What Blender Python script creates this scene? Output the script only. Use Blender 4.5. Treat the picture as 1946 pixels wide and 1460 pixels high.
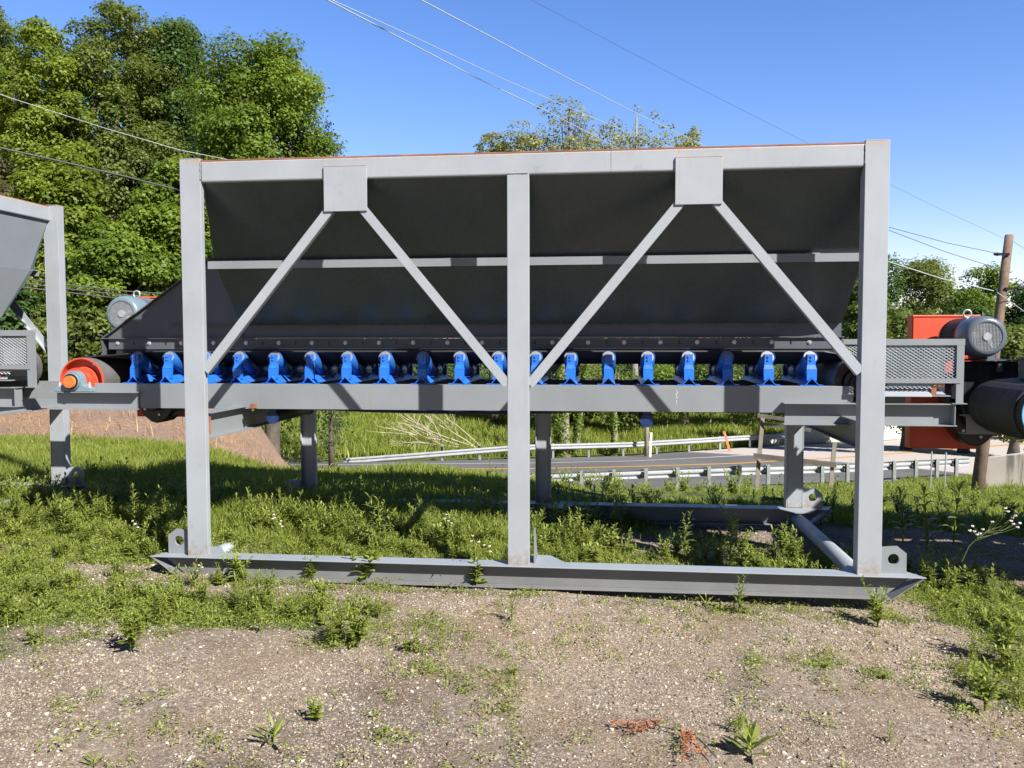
import bpy, math, random
import numpy as np
from mathutils import Vector, Matrix
rnd = random.Random(7); rng = np.random.default_rng(7)
S = bpy.context.scene
for o in list(bpy.data.objects): bpy.data.objects.remove(o)
COL = S.collection
# ------------------------------------------------------------------ camera, sky, sun, exposure
CAM = Vector((0.589, -5.65, 1.697)); YAW, PIT, ROLL, F = -0.1115, -0.0523, -0.002, 1592.0
fw = Vector((math.sin(YAW)*math.cos(PIT), math.cos(YAW)*math.cos(PIT), math.sin(PIT)))
rt = Vector((math.cos(YAW), -math.sin(YAW), 0)); up = rt.cross(fw)
R2 = rt*math.cos(ROLL)+up*math.sin(ROLL); U2 = -rt*math.sin(ROLL)+up*math.cos(ROLL)
cd = bpy.data.cameras.new('camera'); cam = bpy.data.objects.new('camera', cd); COL.objects.link(cam)
M = Matrix((( R2.x, U2.x, -fw.x), (R2.y, U2.y, -fw.y), (R2.z, U2.z, -fw.z))).to_4x4()
M.translation = CAM; cam.matrix_world = M
cd.sensor_width = 36; cd.lens = F/1946*36; cd.clip_start = .05; cd.clip_end = 3000
S.camera = cam
S.render.resolution_x = 1024; S.render.resolution_y = 768
def at(px, py, d=None, z=None, y=None):
    r = fw + R2*((px-973)/F) - U2*((py-730)/F)
    if d is not None: t = d
    elif z is not None: t = (z-CAM.z)/r.z
    else: t = (y-CAM.y)/r.y
    return CAM + r*t
SUN = Vector((1.107, -1.0, 1.24)).normalized()
el = math.asin(SUN.z); azi = math.atan2(SUN.x, SUN.y)
w = bpy.data.worlds.new("World"); S.world = w; w.use_nodes = True
nt = w.node_tree; bg = nt.nodes['Background']
sky = nt.nodes.new('ShaderNodeTexSky'); sky.sky_type = 'NISHITA'; sky.sun_disc = False
sky.sun_elevation = el; sky.sun_rotation = azi; sky.air_density = 1.0; sky.dust_density = .0; sky.ozone_density = 3.0
sky.altitude = 300
hs = nt.nodes.new('ShaderNodeHueSaturation'); hs.inputs['Saturation'].default_value = 1.24; nt.links.new(sky.outputs[0], hs.inputs['Color'])
# clear deep blue away from the sun, thinner light round it
tcw = nt.nodes.new('ShaderNodeTexCoord'); dp = nt.nodes.new('ShaderNodeVectorMath'); dp.operation = 'DOT_PRODUCT'; dp.inputs[1].default_value = tuple(SUN)
nt.links.new(tcw.outputs['Generated'], dp.inputs[0]); mr = nt.nodes.new('ShaderNodeMapRange'); nt.links.new(dp.outputs['Value'], mr.inputs[0])
mr.inputs[1].default_value = .15; mr.inputs[2].default_value = .7; mr.inputs[3].default_value = 2.05; mr.inputs[4].default_value = .28
vm = nt.nodes.new('ShaderNodeVectorMath'); vm.operation = 'SCALE'; nt.links.new(hs.outputs[0], vm.inputs[0]); nt.links.new(mr.outputs[0], vm.inputs['Scale'])
vt = nt.nodes.new('ShaderNodeVectorMath'); vt.operation = 'MULTIPLY'; vt.inputs[1].default_value = (1.2, .93, 1.05); nt.links.new(vm.outputs[0], vt.inputs[0])
nt.links.new(vt.outputs[0], bg.inputs[0]); bg.inputs[1].default_value = .05
sl = bpy.data.lights.new('sun', 'SUN'); sl.energy = 5.0; sl.angle = math.radians(.53); sl.color = (1, .98, .94)
so = bpy.data.objects.new('sun', sl); COL.objects.link(so)
so.rotation_euler = SUN.to_track_quat('Z', 'Y').to_euler()
S.view_settings.view_transform = 'Standard'; S.view_settings.look = 'None'; S.view_settings.gamma = 1
S.view_settings.exposure = 0.95
# ------------------------------------------------------------------ helpers
def tag(o, label=None, cat=None, group=None, kind=None):
    if label: o['label'] = label
    if cat: o['category'] = cat
    if group: o['group'] = group
    if kind: o['kind'] = kind
    return o
def empty(name, loc=(0, 0, 0), rz=0):
    o = bpy.data.objects.new(name, None); COL.objects.link(o); o.location = loc; o.rotation_euler = (0, 0, rz)
    o.empty_display_size = .2
    return o
def copy_tree(o, parent=None):
    c = o.copy(); COL.objects.link(c)
    if parent: c.parent = parent
    for ch in list(o.children): copy_tree(ch, c)
    return c
def link(name, me, mat, parent=None, smooth=False):
    for m in (mat if isinstance(mat, (list, tuple)) else [mat]): me.materials.append(m)
    o = bpy.data.objects.new(name, me); COL.objects.link(o)
    if parent: o.parent = parent
    if smooth: me.polygons.foreach_set('use_smooth', [True]*len(me.polygons))
    return o
def npmesh(name, V, Fc, attrs=None):
    """V (n,3) array; Fc (m,k) array of quads or tris"""
    V = np.asarray(V, np.float32); Fc = np.asarray(Fc, np.int32)
    me = bpy.data.meshes.new(name); me.vertices.add(len(V)); me.vertices.foreach_set('co', V.ravel())
    k = Fc.shape[1]; me.loops.add(Fc.size); me.loops.foreach_set('vertex_index', Fc.ravel())
    me.polygons.add(len(Fc)); me.polygons.foreach_set('loop_start', np.arange(len(Fc), dtype=np.int32)*k)
    me.update(calc_edges=True)
    for n, a in (attrs or {}).items():
        at_ = me.attributes.new(n, 'FLOAT', 'POINT'); at_.data.foreach_set('value', np.asarray(a, np.float32))
    return me
class MB:
    def __init__(s): s.v = []; s.f = []
    def add(s, vs, fs):
        b = len(s.v); s.v += [tuple(p) for p in vs]; s.f += [tuple(b+i for i in f) for f in fs]
    def box(s, x0, x1, y0, y1, z0, z1):
        s.add([(x0,y0,z0),(x1,y0,z0),(x1,y1,z0),(x0,y1,z0),(x0,y0,z1),(x1,y0,z1),(x1,y1,z1),(x0,y1,z1)],
              [(0,3,2,1),(4,5,6,7),(0,1,5,4),(1,2,6,5),(2,3,7,6),(3,0,4,7)]); return s
    def ext(s, poly, o, u, v, d):
        """polygon (a,b) at o+a*u+b*v swept along vector d"""
        o, u, v, d = map(Vector, (o, u, v, d)); n = len(poly)
        a = [o+u*p[0]+v*p[1] for p in poly]; b = [p+d for p in a]
        flip = (u.cross(v)).dot(d) > 0
        fs = [tuple(range(n))[::-1] if flip else tuple(range(n)), tuple(range(n, 2*n)) if flip else tuple(range(2*n-1, n-1, -1))]
        for i in range(n):
            j = (i+1) % n
            fs.append((i, j, n+j, n+i) if flip else (j, i, n+i, n+j))
        s.add(a+b, fs); return s
    def slab(s, p, th):
        """quad p (4 pts) thickened along its normal by th"""
        p = [Vector(q) for q in p]; n = (p[1]-p[0]).cross(p[3]-p[0]).normalized()*th
        a = p+[q+n for q in p]
        s.add(a, [(3,2,1,0),(4,5,6,7),(0,1,5,4),(1,2,6,5),(2,3,7,6),(3,0,4,7)]); return s
    def bar(s, p, q, wd, th, side):
        """rectangular bar from p to q; width wd along side-ish, thickness th"""
        p, q, side = Vector(p), Vector(q), Vector(side); d = (q-p)
        n = d.cross(side).normalized(); sd = n.cross(d).normalized()
        return s.ext([(-wd/2,-th/2),(wd/2,-th/2),(wd/2,th/2),(-wd/2,th/2)], p, sd, n, d)
    def tube(s, pts, rs, n=12, cap=True, inner=False):
        pts = [Vector(p) for p in pts]; b = len(s.v); prev = None
        for i, p in enumerate(pts):
            d = (pts[min(i+1, len(pts)-1)]-pts[max(i-1, 0)]).normalized()
            if prev is None: a = d.orthogonal().normalized()
            else: a = (prev-d*prev.dot(d)).normalized()
            prev = a; c = d.cross(a); r = rs[i] if isinstance(rs, (list, tuple)) else rs
            s.v += [tuple(p+(a*math.cos(2*math.pi*k/n)+c*math.sin(2*math.pi*k/n))*r) for k in range(n)]
        for i in range(len(pts)-1):
            for k in range(n):
                k2 = (k+1) % n; s.f.append((b+i*n+k, b+i*n+k2, b+(i+1)*n+k2, b+(i+1)*n+k))
        if cap:
            s.f.append(tuple(b+k for k in range(n))[::-1]); e = b+(len(pts)-1)*n; s.f.append(tuple(e+k for k in range(n)))
        return s
    def build(s, name, mat, parent=None, smooth=False, bevel=0):
        me = bpy.data.meshes.new(name); me.from_pydata(s.v, [], s.f); me.update()
        o = link(name, me, mat, parent)
        if smooth:
            me.polygons.foreach_set('use_smooth', [len(p.vertices) <= 4 for p in me.polygons])
        if bevel:
            m = o.modifiers.new('bevel', 'BEVEL'); m.width = bevel; m.segments = 2; m.limit_method = 'ANGLE'; m.angle_limit = math.radians(40)
        return o
def isec(wd, h, tf=.008, tw=.007):
    a, b = wd/2, tw/2
    return [(-a,0),(a,0),(a,tf),(b,tf),(b,h-tf),(a,h-tf),(a,h),(-a,h),(-a,h-tf),(-b,h-tf),(-b,tf),(-a,tf)]
# ------------------------------------------------------------------ materials
def newmat(name):
    m = bpy.data.materials.new(name); m.use_nodes = True; nt = m.node_tree
    return m, nt, nt.nodes['Principled BSDF']
def N(nt, t, **k):
    n = nt.nodes.new(t)
    for a, b in k.items():
        if a in n.inputs.keys(): n.inputs[a].default_value = b
        else: setattr(n, a, b)
    return n
def ramp(nt, src, stops):
    r = nt.nodes.new('ShaderNodeValToRGB'); e = r.color_ramp.elements
    while len(e) < len(stops): e.new(.5)
    for i, (p, c) in enumerate(stops):
        e[i].position = p; e[i].color = (c[0], c[1], c[2], 1) if hasattr(c, '__len__') else (c, c, c, 1)
    nt.links.new(src, r.inputs[0]); return r
def mixc(nt, fac, a, b, typ='MIX'):
    m = nt.nodes.new('ShaderNodeMix'); m.data_type = 'RGBA'; m.blend_type = typ
    for i, s in ((0, fac), (6, a), (7, b)):
        if isinstance(s, (int, float)): m.inputs[i].default_value = s
        elif isinstance(s, (tuple, list)): m.inputs[i].default_value = (*s[:3], 1)
        else: nt.links.new(s, m.inputs[i])
    return m.outputs[2]
def paint(name, col, rough=.45, var=.08, dirt=.25, rust=0., metal=0, bump=.0, scale=1., dirtcol=(.20,.17,.14), mud=False):
    m, nt, b = newmat(name); tc = N(nt, 'ShaderNodeTexCoord').outputs['Object']
    n1 = N(nt, 'ShaderNodeTexNoise', Scale=2.3*scale, Detail=5., Roughness=.6); nt.links.new(tc, n1.inputs[0])
    c2 = tuple(min(1, c*(1+var)) for c in col); c1 = tuple(c*(1-var) for c in col)
    base = ramp(nt, n1.outputs[0], [(.3, c1), (.7, c2)]).outputs[0]
    mp = N(nt, 'ShaderNodeMapping'); mp.inputs['Scale'].default_value = (9*scale, 9*scale, 1.1*scale); nt.links.new(tc, mp.inputs[0])
    n2 = N(nt, 'ShaderNodeTexNoise', Scale=1.6, Detail=6., Roughness=.65); nt.links.new(mp.outputs[0], n2.inputs[0])
    f = ramp(nt, n2.outputs[0], [(.56, 0.), (.78, dirt)]).outputs[0]
    base = mixc(nt, f, base, dirtcol)
    if rust:
        n3 = N(nt, 'ShaderNodeTexNoise', Scale=7*scale, Detail=8., Roughness=.7); nt.links.new(tc, n3.inputs[0])
        f3 = ramp(nt, n3.outputs[0], [(.68-rust*.2, 0.), (.72-rust*.2, .9)]).outputs[0]
        base = mixc(nt, f3, base, (.22, .075, .03))
    if mud:
        sx = N(nt, 'ShaderNodeSeparateXYZ'); nt.links.new(tc, sx.inputs[0])
        zr = N(nt, 'ShaderNodeMapRange'); nt.links.new(sx.outputs[2], zr.inputs[0]); zr.inputs[1].default_value = .50; zr.inputs[2].default_value = .14
        n6 = N(nt, 'ShaderNodeTexNoise', Scale=22., Detail=8., Roughness=.7); nt.links.new(tc, n6.inputs[0])
        mm = N(nt, 'ShaderNodeMath', operation='MULTIPLY'); nt.links.new(zr.outputs[0], mm.inputs[0]); nt.links.new(n6.outputs[0], mm.inputs[1])
        base = mixc(nt, ramp(nt, mm.outputs[0], [(.34, 0.), (.52, .75)]).outputs[0], base, (.27, .20, .14))
        zt = N(nt, 'ShaderNodeMapRange'); nt.links.new(sx.outputs[2], zt.inputs[0]); zt.inputs[1].default_value = 2.87; zt.inputs[2].default_value = 2.955
        mp7 = N(nt, 'ShaderNodeMapping'); mp7.inputs['Scale'].default_value = (26, 26, 1.5); nt.links.new(tc, mp7.inputs[0])
        n7 = N(nt, 'ShaderNodeTexNoise', Scale=1., Detail=5.); nt.links.new(mp7.outputs[0], n7.inputs[0])
        m7 = N(nt, 'ShaderNodeMath', operation='MULTIPLY'); nt.links.new(zt.outputs[0], m7.inputs[0]); nt.links.new(n7.outputs[0], m7.inputs[1])
        base = mixc(nt, ramp(nt, m7.outputs[0], [(.30, 0.), (.66, .55)]).outputs[0], base, (.42, .22, .11))
        n8 = N(nt, 'ShaderNodeTexNoise', Scale=3.1, Detail=7., Roughness=.75); nt.links.new(tc, n8.inputs[0])
        base = mixc(nt, ramp(nt, n8.outputs[0], [(.60, 0.), (.66, .22)]).outputs[0], base, (.17, .175, .18))
    nt.links.new(base, b.inputs['Base Color'])
    rr = ramp(nt, n2.outputs[0], [(.3, rough*.85), (.75, min(1, rough*1.3))]); nt.links.new(rr.outputs[0], b.inputs['Roughness'])
    b.inputs['Metallic'].default_value = metal
    n4 = N(nt, 'ShaderNodeTexNoise', Scale=60*scale, Detail=3.); nt.links.new(tc, n4.inputs[0])
    bp = N(nt, 'ShaderNodeBump', Strength=.06+bump, Distance=.004); nt.links.new(n4.outputs[0], bp.inputs['Height']); nt.links.new(bp.outputs[0], b.inputs['Normal'])
    return m
MT = {}
MT['grey'] = paint('grey_paint', (.325, .345, .365), .42, dirt=.32, mud=True)
MT['grey2'] = paint('grey_paint_beam', (.215, .23, .24), .5, dirt=.4)
MT['greyshade'] = paint('grey_paint_hopper_shaded', (.048, .066, .071), .27, var=.15, dirt=.3, dirtcol=(.06,.06,.055))  # same paint as the ends, with the hopper's shade put into the colour
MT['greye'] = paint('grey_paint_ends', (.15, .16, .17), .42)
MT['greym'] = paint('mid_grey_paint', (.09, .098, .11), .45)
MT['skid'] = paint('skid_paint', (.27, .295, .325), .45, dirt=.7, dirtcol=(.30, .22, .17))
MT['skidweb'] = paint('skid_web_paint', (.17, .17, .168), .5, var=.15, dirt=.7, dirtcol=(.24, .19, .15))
MT['rust'] = paint('rust', (.27, .115, .06), .85, var=.35, dirt=.2, bump=.3, scale=3)
MT['blue'] = paint('blue_paint', (.016, .14, .58), .38, var=.15, dirt=.42, rust=.10, dirtcol=(.20,.20,.20))
MT['weld'] = paint('weld_bead_paint', (.26, .25, .24), .5, var=.3, rust=.25, scale=4)
MT['navy'] = paint('dark_blue_paint', (.008, .03, .12), .4)
MT['roller'] = paint('roller_blue', (.02, .12, .42), .4, var=.2, dirt=.45, dirtcol=(.16, .12, .10))
MT['rollend'] = paint('roller_end', (.24, .23, .23), .5, var=.2, metal=.3)
MT['orange'] = paint('orange_paint', (.60, .075, .032), .45, var=.06, dirt=.12)
MT['rubber'] = paint('rubber', (.018, .018, .019), .6, var=.25, dirt=.25, dirtcol=(.07, .065, .06))
MT['lag'] = paint('lagging', (.11, .105, .10), .7, var=.25, dirt=.4, dirtcol=(.10, .09, .08))
MT['black'] = paint('black_paint', (.012, .012, .014), .35)
MT['motor'] = paint('motor_paint', (.105, .125, .155), .3, var=.05, dirt=.08)
MT['motor2'] = paint('motor_paint_pale', (.15, .20, .225), .33, var=.05, dirt=.1)
MT['housing'] = paint('bearing_housing', (.17, .235, .27), .42, dirt=.4)
MT['lblue'] = paint('light_blue_paint', (.18, .42, .66), .4, dirt=.2)
MT['shaft'] = paint('rusty_shaft', (.50, .15, .03), .75, var=.3, bump=.2, scale=3)
MT['galv'] = paint('galvanised', (.55, .57, .58), .38, var=.12, metal=.6, dirt=.2)
MT['rail'] = paint('guardrail_steel', (.40, .41, .42), .45, var=.1, metal=.25, dirt=.3)
MT['chalk'] = paint('chalk', (.8, .8, .78), .9)
MT['wood'] = paint('weathered_wood', (.24, .20, .165), .9, var=.25, dirt=.5, bump=.4, scale=2)
MT['pole'] = paint('pole_wood', (.15, .10, .068), .85, var=.35, dirt=.6, dirtcol=(.10, .075, .06), bump=.6, scale=2)
MT['bark'] = paint('bark', (.105, .085, .068), .95, var=.4, dirt=.4, bump=1.2, scale=1.5)
MT['barkl'] = paint('pale_bark', (.24, .205, .165), .95, var=.3, dirt=.5, bump=.9, scale=1.5)
MT['stick'] = paint('bare_branch', (.52, .44, .33), .9, var=.2)
MT['conc'] = paint('pale_concrete', (.62, .59, .54), .9, var=.08, dirt=.55, dirtcol=(.25, .22, .19), bump=.2, scale=.8)
MT['white'] = paint('white_line_paint', (.75, .75, .72), .8, var=.1, dirt=.4)
MT['yellow'] = paint('yellow_line_paint', (.80, .42, .07), .8, var=.1, dirt=.3)
MT['cable'] = paint('cable', (.06, .06, .065), .6)
MT['cablel'] = paint('aluminium_cable', (.42, .45, .48), .5)
MT['markr'] = paint('orange_marker', (.75, .14, .04), .6)
def leafmat(name, c1, c2, c3, trans=.45, rough=.5, scale=1.2):
    m, nt, b = newmat(name)
    a = N(nt, 'ShaderNodeAttribute', attribute_name='v')
    tc = N(nt, 'ShaderNodeTexCoord').outputs['Object']
    n1 = N(nt, 'ShaderNodeTexNoise', Scale=scale, Detail=2.); nt.links.new(tc, n1.inputs[0])
    add = N(nt, 'ShaderNodeMath', operation='MULTIPLY_ADD'); nt.links.new(a.outputs['Fac'], add.inputs[0]); add.inputs[1].default_value = .6
    sub = N(nt, 'ShaderNodeMath', operation='MULTIPLY'); nt.links.new(n1.outputs[0], sub.inputs[0]); sub.inputs[1].default_value = .4
    nt.links.new(sub.outputs[0], add.inputs[2])
    base = ramp(nt, add.outputs[0], [(.15, c1), (.5, c2), (.85, c3)]).outputs[0]
    nt.links.new(base, b.inputs['Base Color']); b.inputs['Roughness'].default_value = rough
    b.inputs['Specular IOR Level'].default_value = .35
    t = N(nt, 'ShaderNodeBsdfTranslucent'); tcx = mixc(nt, .45, base, (.36, .42, .04), 'MIX'); nt.links.new(tcx, t.inputs[0])
    ms = N(nt, 'ShaderNodeMixShader'); ms.inputs[0].default_value = trans
    nt.links.new(b.outputs[0], ms.inputs[1]); nt.links.new(t.outputs[0], ms.inputs[2])
    nt.links.new(ms.outputs[0], nt.nodes['Material Output'].inputs[0]); return m
LM = {
 'maple': leafmat('maple_leaf', (.065,.12,.014), (.14,.22,.025), (.26,.34,.05), .45),
 'oak': leafmat('oak_leaf', (.06,.09,.022), (.125,.17,.035), (.23,.265,.075), .42),
 'dark': leafmat('dark_leaf', (.03,.07,.022), (.055,.12,.035), (.10,.175,.05), .38),
 'lime': leafmat('lime_leaf', (.09,.14,.015), (.19,.26,.03), (.32,.37,.06), .45),
 'olive': leafmat('olive_leaf', (.19,.19,.06), (.31,.31,.10), (.42,.41,.17), .45),
 'pine': leafmat('pine_needle', (.02,.04,.018), (.04,.065,.028), (.07,.085,.035), .15),
 'brown': leafmat('dry_needle', (.06,.045,.028), (.10,.08,.045), (.13,.12,.06), .15),
 'willow': leafmat('willow_leaf', (.06,.10,.022), (.12,.17,.035), (.19,.24,.06), .35),
 'grass': leafmat('grass_blade', (.13,.175,.026), (.26,.31,.05), (.40,.42,.10), .45, .45, .9),
 'weed': leafmat('weed_leaf', (.135,.175,.032), (.24,.29,.052), (.37,.40,.09), .35, .5, 3),
 'weedy': leafmat('yellow_weed_leaf', (.15,.19,.03), (.25,.31,.045), (.38,.40,.09), .35, .5, 3),
 'dry': leafmat('dry_straw', (.18,.10,.055), (.32,.20,.11), (.48,.35,.2), .1, .8, 3),
 'deadfern': leafmat('rust_fern', (.28,.07,.03), (.42,.12,.05), (.5,.2,.09), .1, .8, 3),
 'petal': leafmat('petal', (.75,.62,.66), (.8,.72,.74), (.85,.8,.8), .3, .6, 3),
 'petaly': leafmat('yellow_petal', (.8,.5,.02), (.85,.6,.03), (.85,.65,.05), .2, .6, 3),
}
# ------------------------------------------------------------------ terrain profile
ST = [-400, 0, 600, 800, 1000, 1200, 1400, 1600, 1800, 2000, 2400]      # photo columns used only to survey the road
def curve(ys, ds):
    P = np.array([tuple(at(px, y, d=d)) for px, y, d in zip(ST, ys, ds)]); return P[np.argsort(P[:, 0])]
NE = curve([960, 960, 955, 952, 948, 940, 932, 925, 912, 900, 885], [26, 26, 26.5, 27, 27, 27.5, 28, 30, 33, 38, 48])
YE = curve([893, 893, 893.5, 893.5, 893, 889, 883, 871, 856, 840, 822], [36, 36, 36, 36.5, 37, 38, 40, 43, 48, 54, 66])
FW = curve([884, 884, 884, 883, 880, 875, 868, 853, 836, 826, 812], [40, 40, 40, 40.5, 41, 42, 44.5, 48, 54, 61, 74])
FE = curve([880, 880, 880, 877, 873, 867, 853, 842, 833, 823, 808], [43.5, 43.5, 43.5, 44, 45, 47, 50, 54, 58, 66, 80])
def ic(Cv, x, k): return np.interp(x, Cv[:, 0], Cv[:, k])
def g0(x):
    return np.where(x > 0, -.032*x, -.013*x)
def sm(t): t = np.clip(t, 0, 1); return t*t*(3-2*t)
def nz(x, y):     # smooth value noise
    return (np.sin(x*1.7+y*.6+1)*np.sin(y*1.3-x*.4+2)+.5*np.sin(x*4.1+3+y*1.2)*np.sin(y*3.7-x))*.5
def gz(x, y):
    x = np.asarray(x, float); y = np.asarray(y, float)
    base = g0(np.clip(x, -12, 7))
    yc = np.interp(x, [-9, -6, -3.5, -1.5, 1, 3, 8, 20], [4.8, 4.8, 4.8, 4.8, 4.2, 3.5, 3.2, 3])
    ne, zne = ic(NE, x, 1), ic(NE, x, 2)
    lin = base + (zne-base)*np.clip((y-yc)/np.maximum(ne-.8-yc, 1), 0, 1)
    z = np.where(y < yc, base, lin)
    plat = base+(zne-base)*np.clip((y-20)/np.maximum(ne-.8-20, 1), 0, 1)
    PM = sm((.85-.375*(y+5.65)-x)/2.4)
    z = z*(1-PM)+plat*PM
    z = z-.07*sm((y-3.2)/1.2)*sm((2.2-x)/1)*sm((x+5.5)/1)*(y < ne-1)
    z = z+.075*sm((.1-x)/.5)*sm((y-.22)/.3)*sm((2.05-y)/.3)+.06*sm((-x-1.9)/.3)*sm((y-.38)/.15)*sm((2.0-y)/.3)*sm((x+2.9)/.3)
    mound = .0*np.exp(-((x+4.4)/2.6)**2-((y-12.5)/2.4)**2)+.45*np.exp(-((x+9.5)/4)**2-((y-14)/3)**2)
    z = z + mound*np.where(y < ne-1, 1, 0)
    fe, zfe = ic(FE, x, 1), ic(FE, x, 2)
    ye, zye = ic(YE, x, 1), ic(YE, x, 2)
    zr = np.where(y < ye, zne+(zye-zne)*np.clip((y-ne)/(ye-ne), 0, 1), zye+(zfe-zye)*np.clip((y-ye)/(fe-ye), 0, 1))
    z = np.where(y > ne-.8, zr, z)
    bank = zfe + np.clip(y-fe-1, 0, 25)*.035
    z = np.where(y > fe+.2, bank, z)
    z = z + np.where((y < ne-1), .018*nz(x*2, y*2), 0) + np.where((y > fe+2) | ((y < ne-1.5) & (y > yc)), .12*nz(x*.7, y*.7), 0)
    # bank at the far left: wooded slope rising
    z = z + 3.2*sm((-x-17)/12)*sm((y-17)/16)*(y < ne-1)
    return z
def gzs(x, y): return float(gz(np.array([x]), np.array([y]))[0])
# where green cover grows (0..1)
def blob(x, y, cx, cy, rx, ry): return np.exp(-((x-cx)/rx)**2-((y-cy)/ry)**2)
def vn(x, y, s, seed=0):
    xi = np.floor(x*s).astype(int); yi = np.floor(y*s).astype(int); fx = x*s-xi; fy = y*s-yi
    def h(a, b):
        n = (a*374761393+b*668265263+seed*144665) & 0x7fffffff; n = ((n ^ (n >> 13))*1274126177) & 0x7fffffff
        return ((n ^ (n >> 16)) & 0xffff)/65535.
    fx = fx*fx*(3-2*fx); fy = fy*fy*(3-2*fy)
    return (h(xi, yi)*(1-fx)+h(xi+1, yi)*fx)*(1-fy)+(h(xi, yi+1)*(1-fx)+h(xi+1, yi+1)*fx)*fy
def cover(x, y):
    n = .55*vn(x, y, 1.3, 1)+.3*vn(x, y, 3.1, 2)+.25*vn(x, y, 7., 3)
    back = sm((y-1.0-.35*sm((x-.2)/1.2)*3.0)/1.1)*1.15
    left = sm((-x-2.9)/1.0)*sm((y+1.3)/1.2)*.95
    lf = .80*blob(x, y, -2.0, -.6, 1.3, .42)+.55*blob(x, y, -3.6, -.6, 1.0, .8)
    under = 1.0*sm((1.0-x)/1.2)*sm((y-.02)/.35)
    rp = .95*blob(x, y, 3.05, -.1, .62, .75)+.75*blob(x, y, 2.75, -1.15, .4, .5)+.8*blob(x, y, 3.2, .8, 1.1, .8)
    p2 = 1.2*blob(x, y, 1.85, .7, .45, .55)+.95*blob(x, y, 1.0, .95, .4, .35)+.5*blob(x, y, 1.4, 1.7, 1., .4)+.7*blob(x, y, .35, 1.0, .4, .7)+.62*blob(x, y, 1.75, -1.15, .55, .33)+.4*blob(x, y, 1.95, -.35, .4, .2)+.35*blob(x, y, -2.6, -2.1, .4, .7)
    front = .85*blob(x, y, -.2, -1.5, 3.0, 1.3)+1.3*blob(x, y, -1.2, -.10, 1.7, .10)+1.0*blob(x, y, 1.4, -.12, 1.6, .10)+.9*blob(x, y, -2.9, -.9, 1.0, .5)
    c = np.maximum.reduce([back, left, under])+lf+rp+p2+front*.5
    dirt = 1.1*blob(x, y, 4.3, .3, .75, 1.0)+.2*blob(x, y, 1.1, .5, .7, .4)
    mul = mulch(x, y)
    n = n-sm((.9-y)/.6)*.40*(vn(x, y, 2.6, 15)*.6+vn(x, y, 8.5, 16)*.4 > .50)
    return np.clip((c-.80*(1-n)-dirt)*1.6, 0, 1)*(1-mul)
def mulch(x, y):
    a = sm((1.9-.355*(y+5.65)-x)/.9)*sm((y-5.9+.5*nz(x, y))/1.0)*sm((20.5-y)/1.5)
    return np.clip(a*(1-.0*x), 0, 1)
# ------------------------------------------------------------------ ground
def nonuni(segs):
    out = []
    for a, b, s in segs: out += list(np.arange(a, b-1e-6, s))
    return np.array(out+[segs[-1][1]])
xs = nonuni([(-500,-60,40),(-60,-20,3),(-20,-6.5,.6),(-6.5,6.5,.07),(6.5,20,.6),(20,70,2.5),(70,500,40)])
ys = nonuni([(-300,-20,40),(-20,-4.2,1),(-4.2,4.2,.07),(4.2,12,.25),(12,60,.5),(60,100,4),(100,900,80)])
X, Y = np.meshgrid(xs, ys); Z = gz(X, Y)
ne = ic(NE, X, 1); fe = ic(FE, X, 1)
near = (np.abs(X) < 7) & (Y < 5) & (Y > -4.2)
Z = Z + np.where(near, .010*(vn(X, Y, 5., 5)-.5)+.006*(vn(X, Y, 13., 6)-.5), 0)
Z = Z-np.where(near, .022, 0)*np.clip((1.2-np.abs(Y))/.4, 0, 1)
Z = np.where((Y > ne+.4) & (Y < fe-.4), Z-.12, Z)
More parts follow.
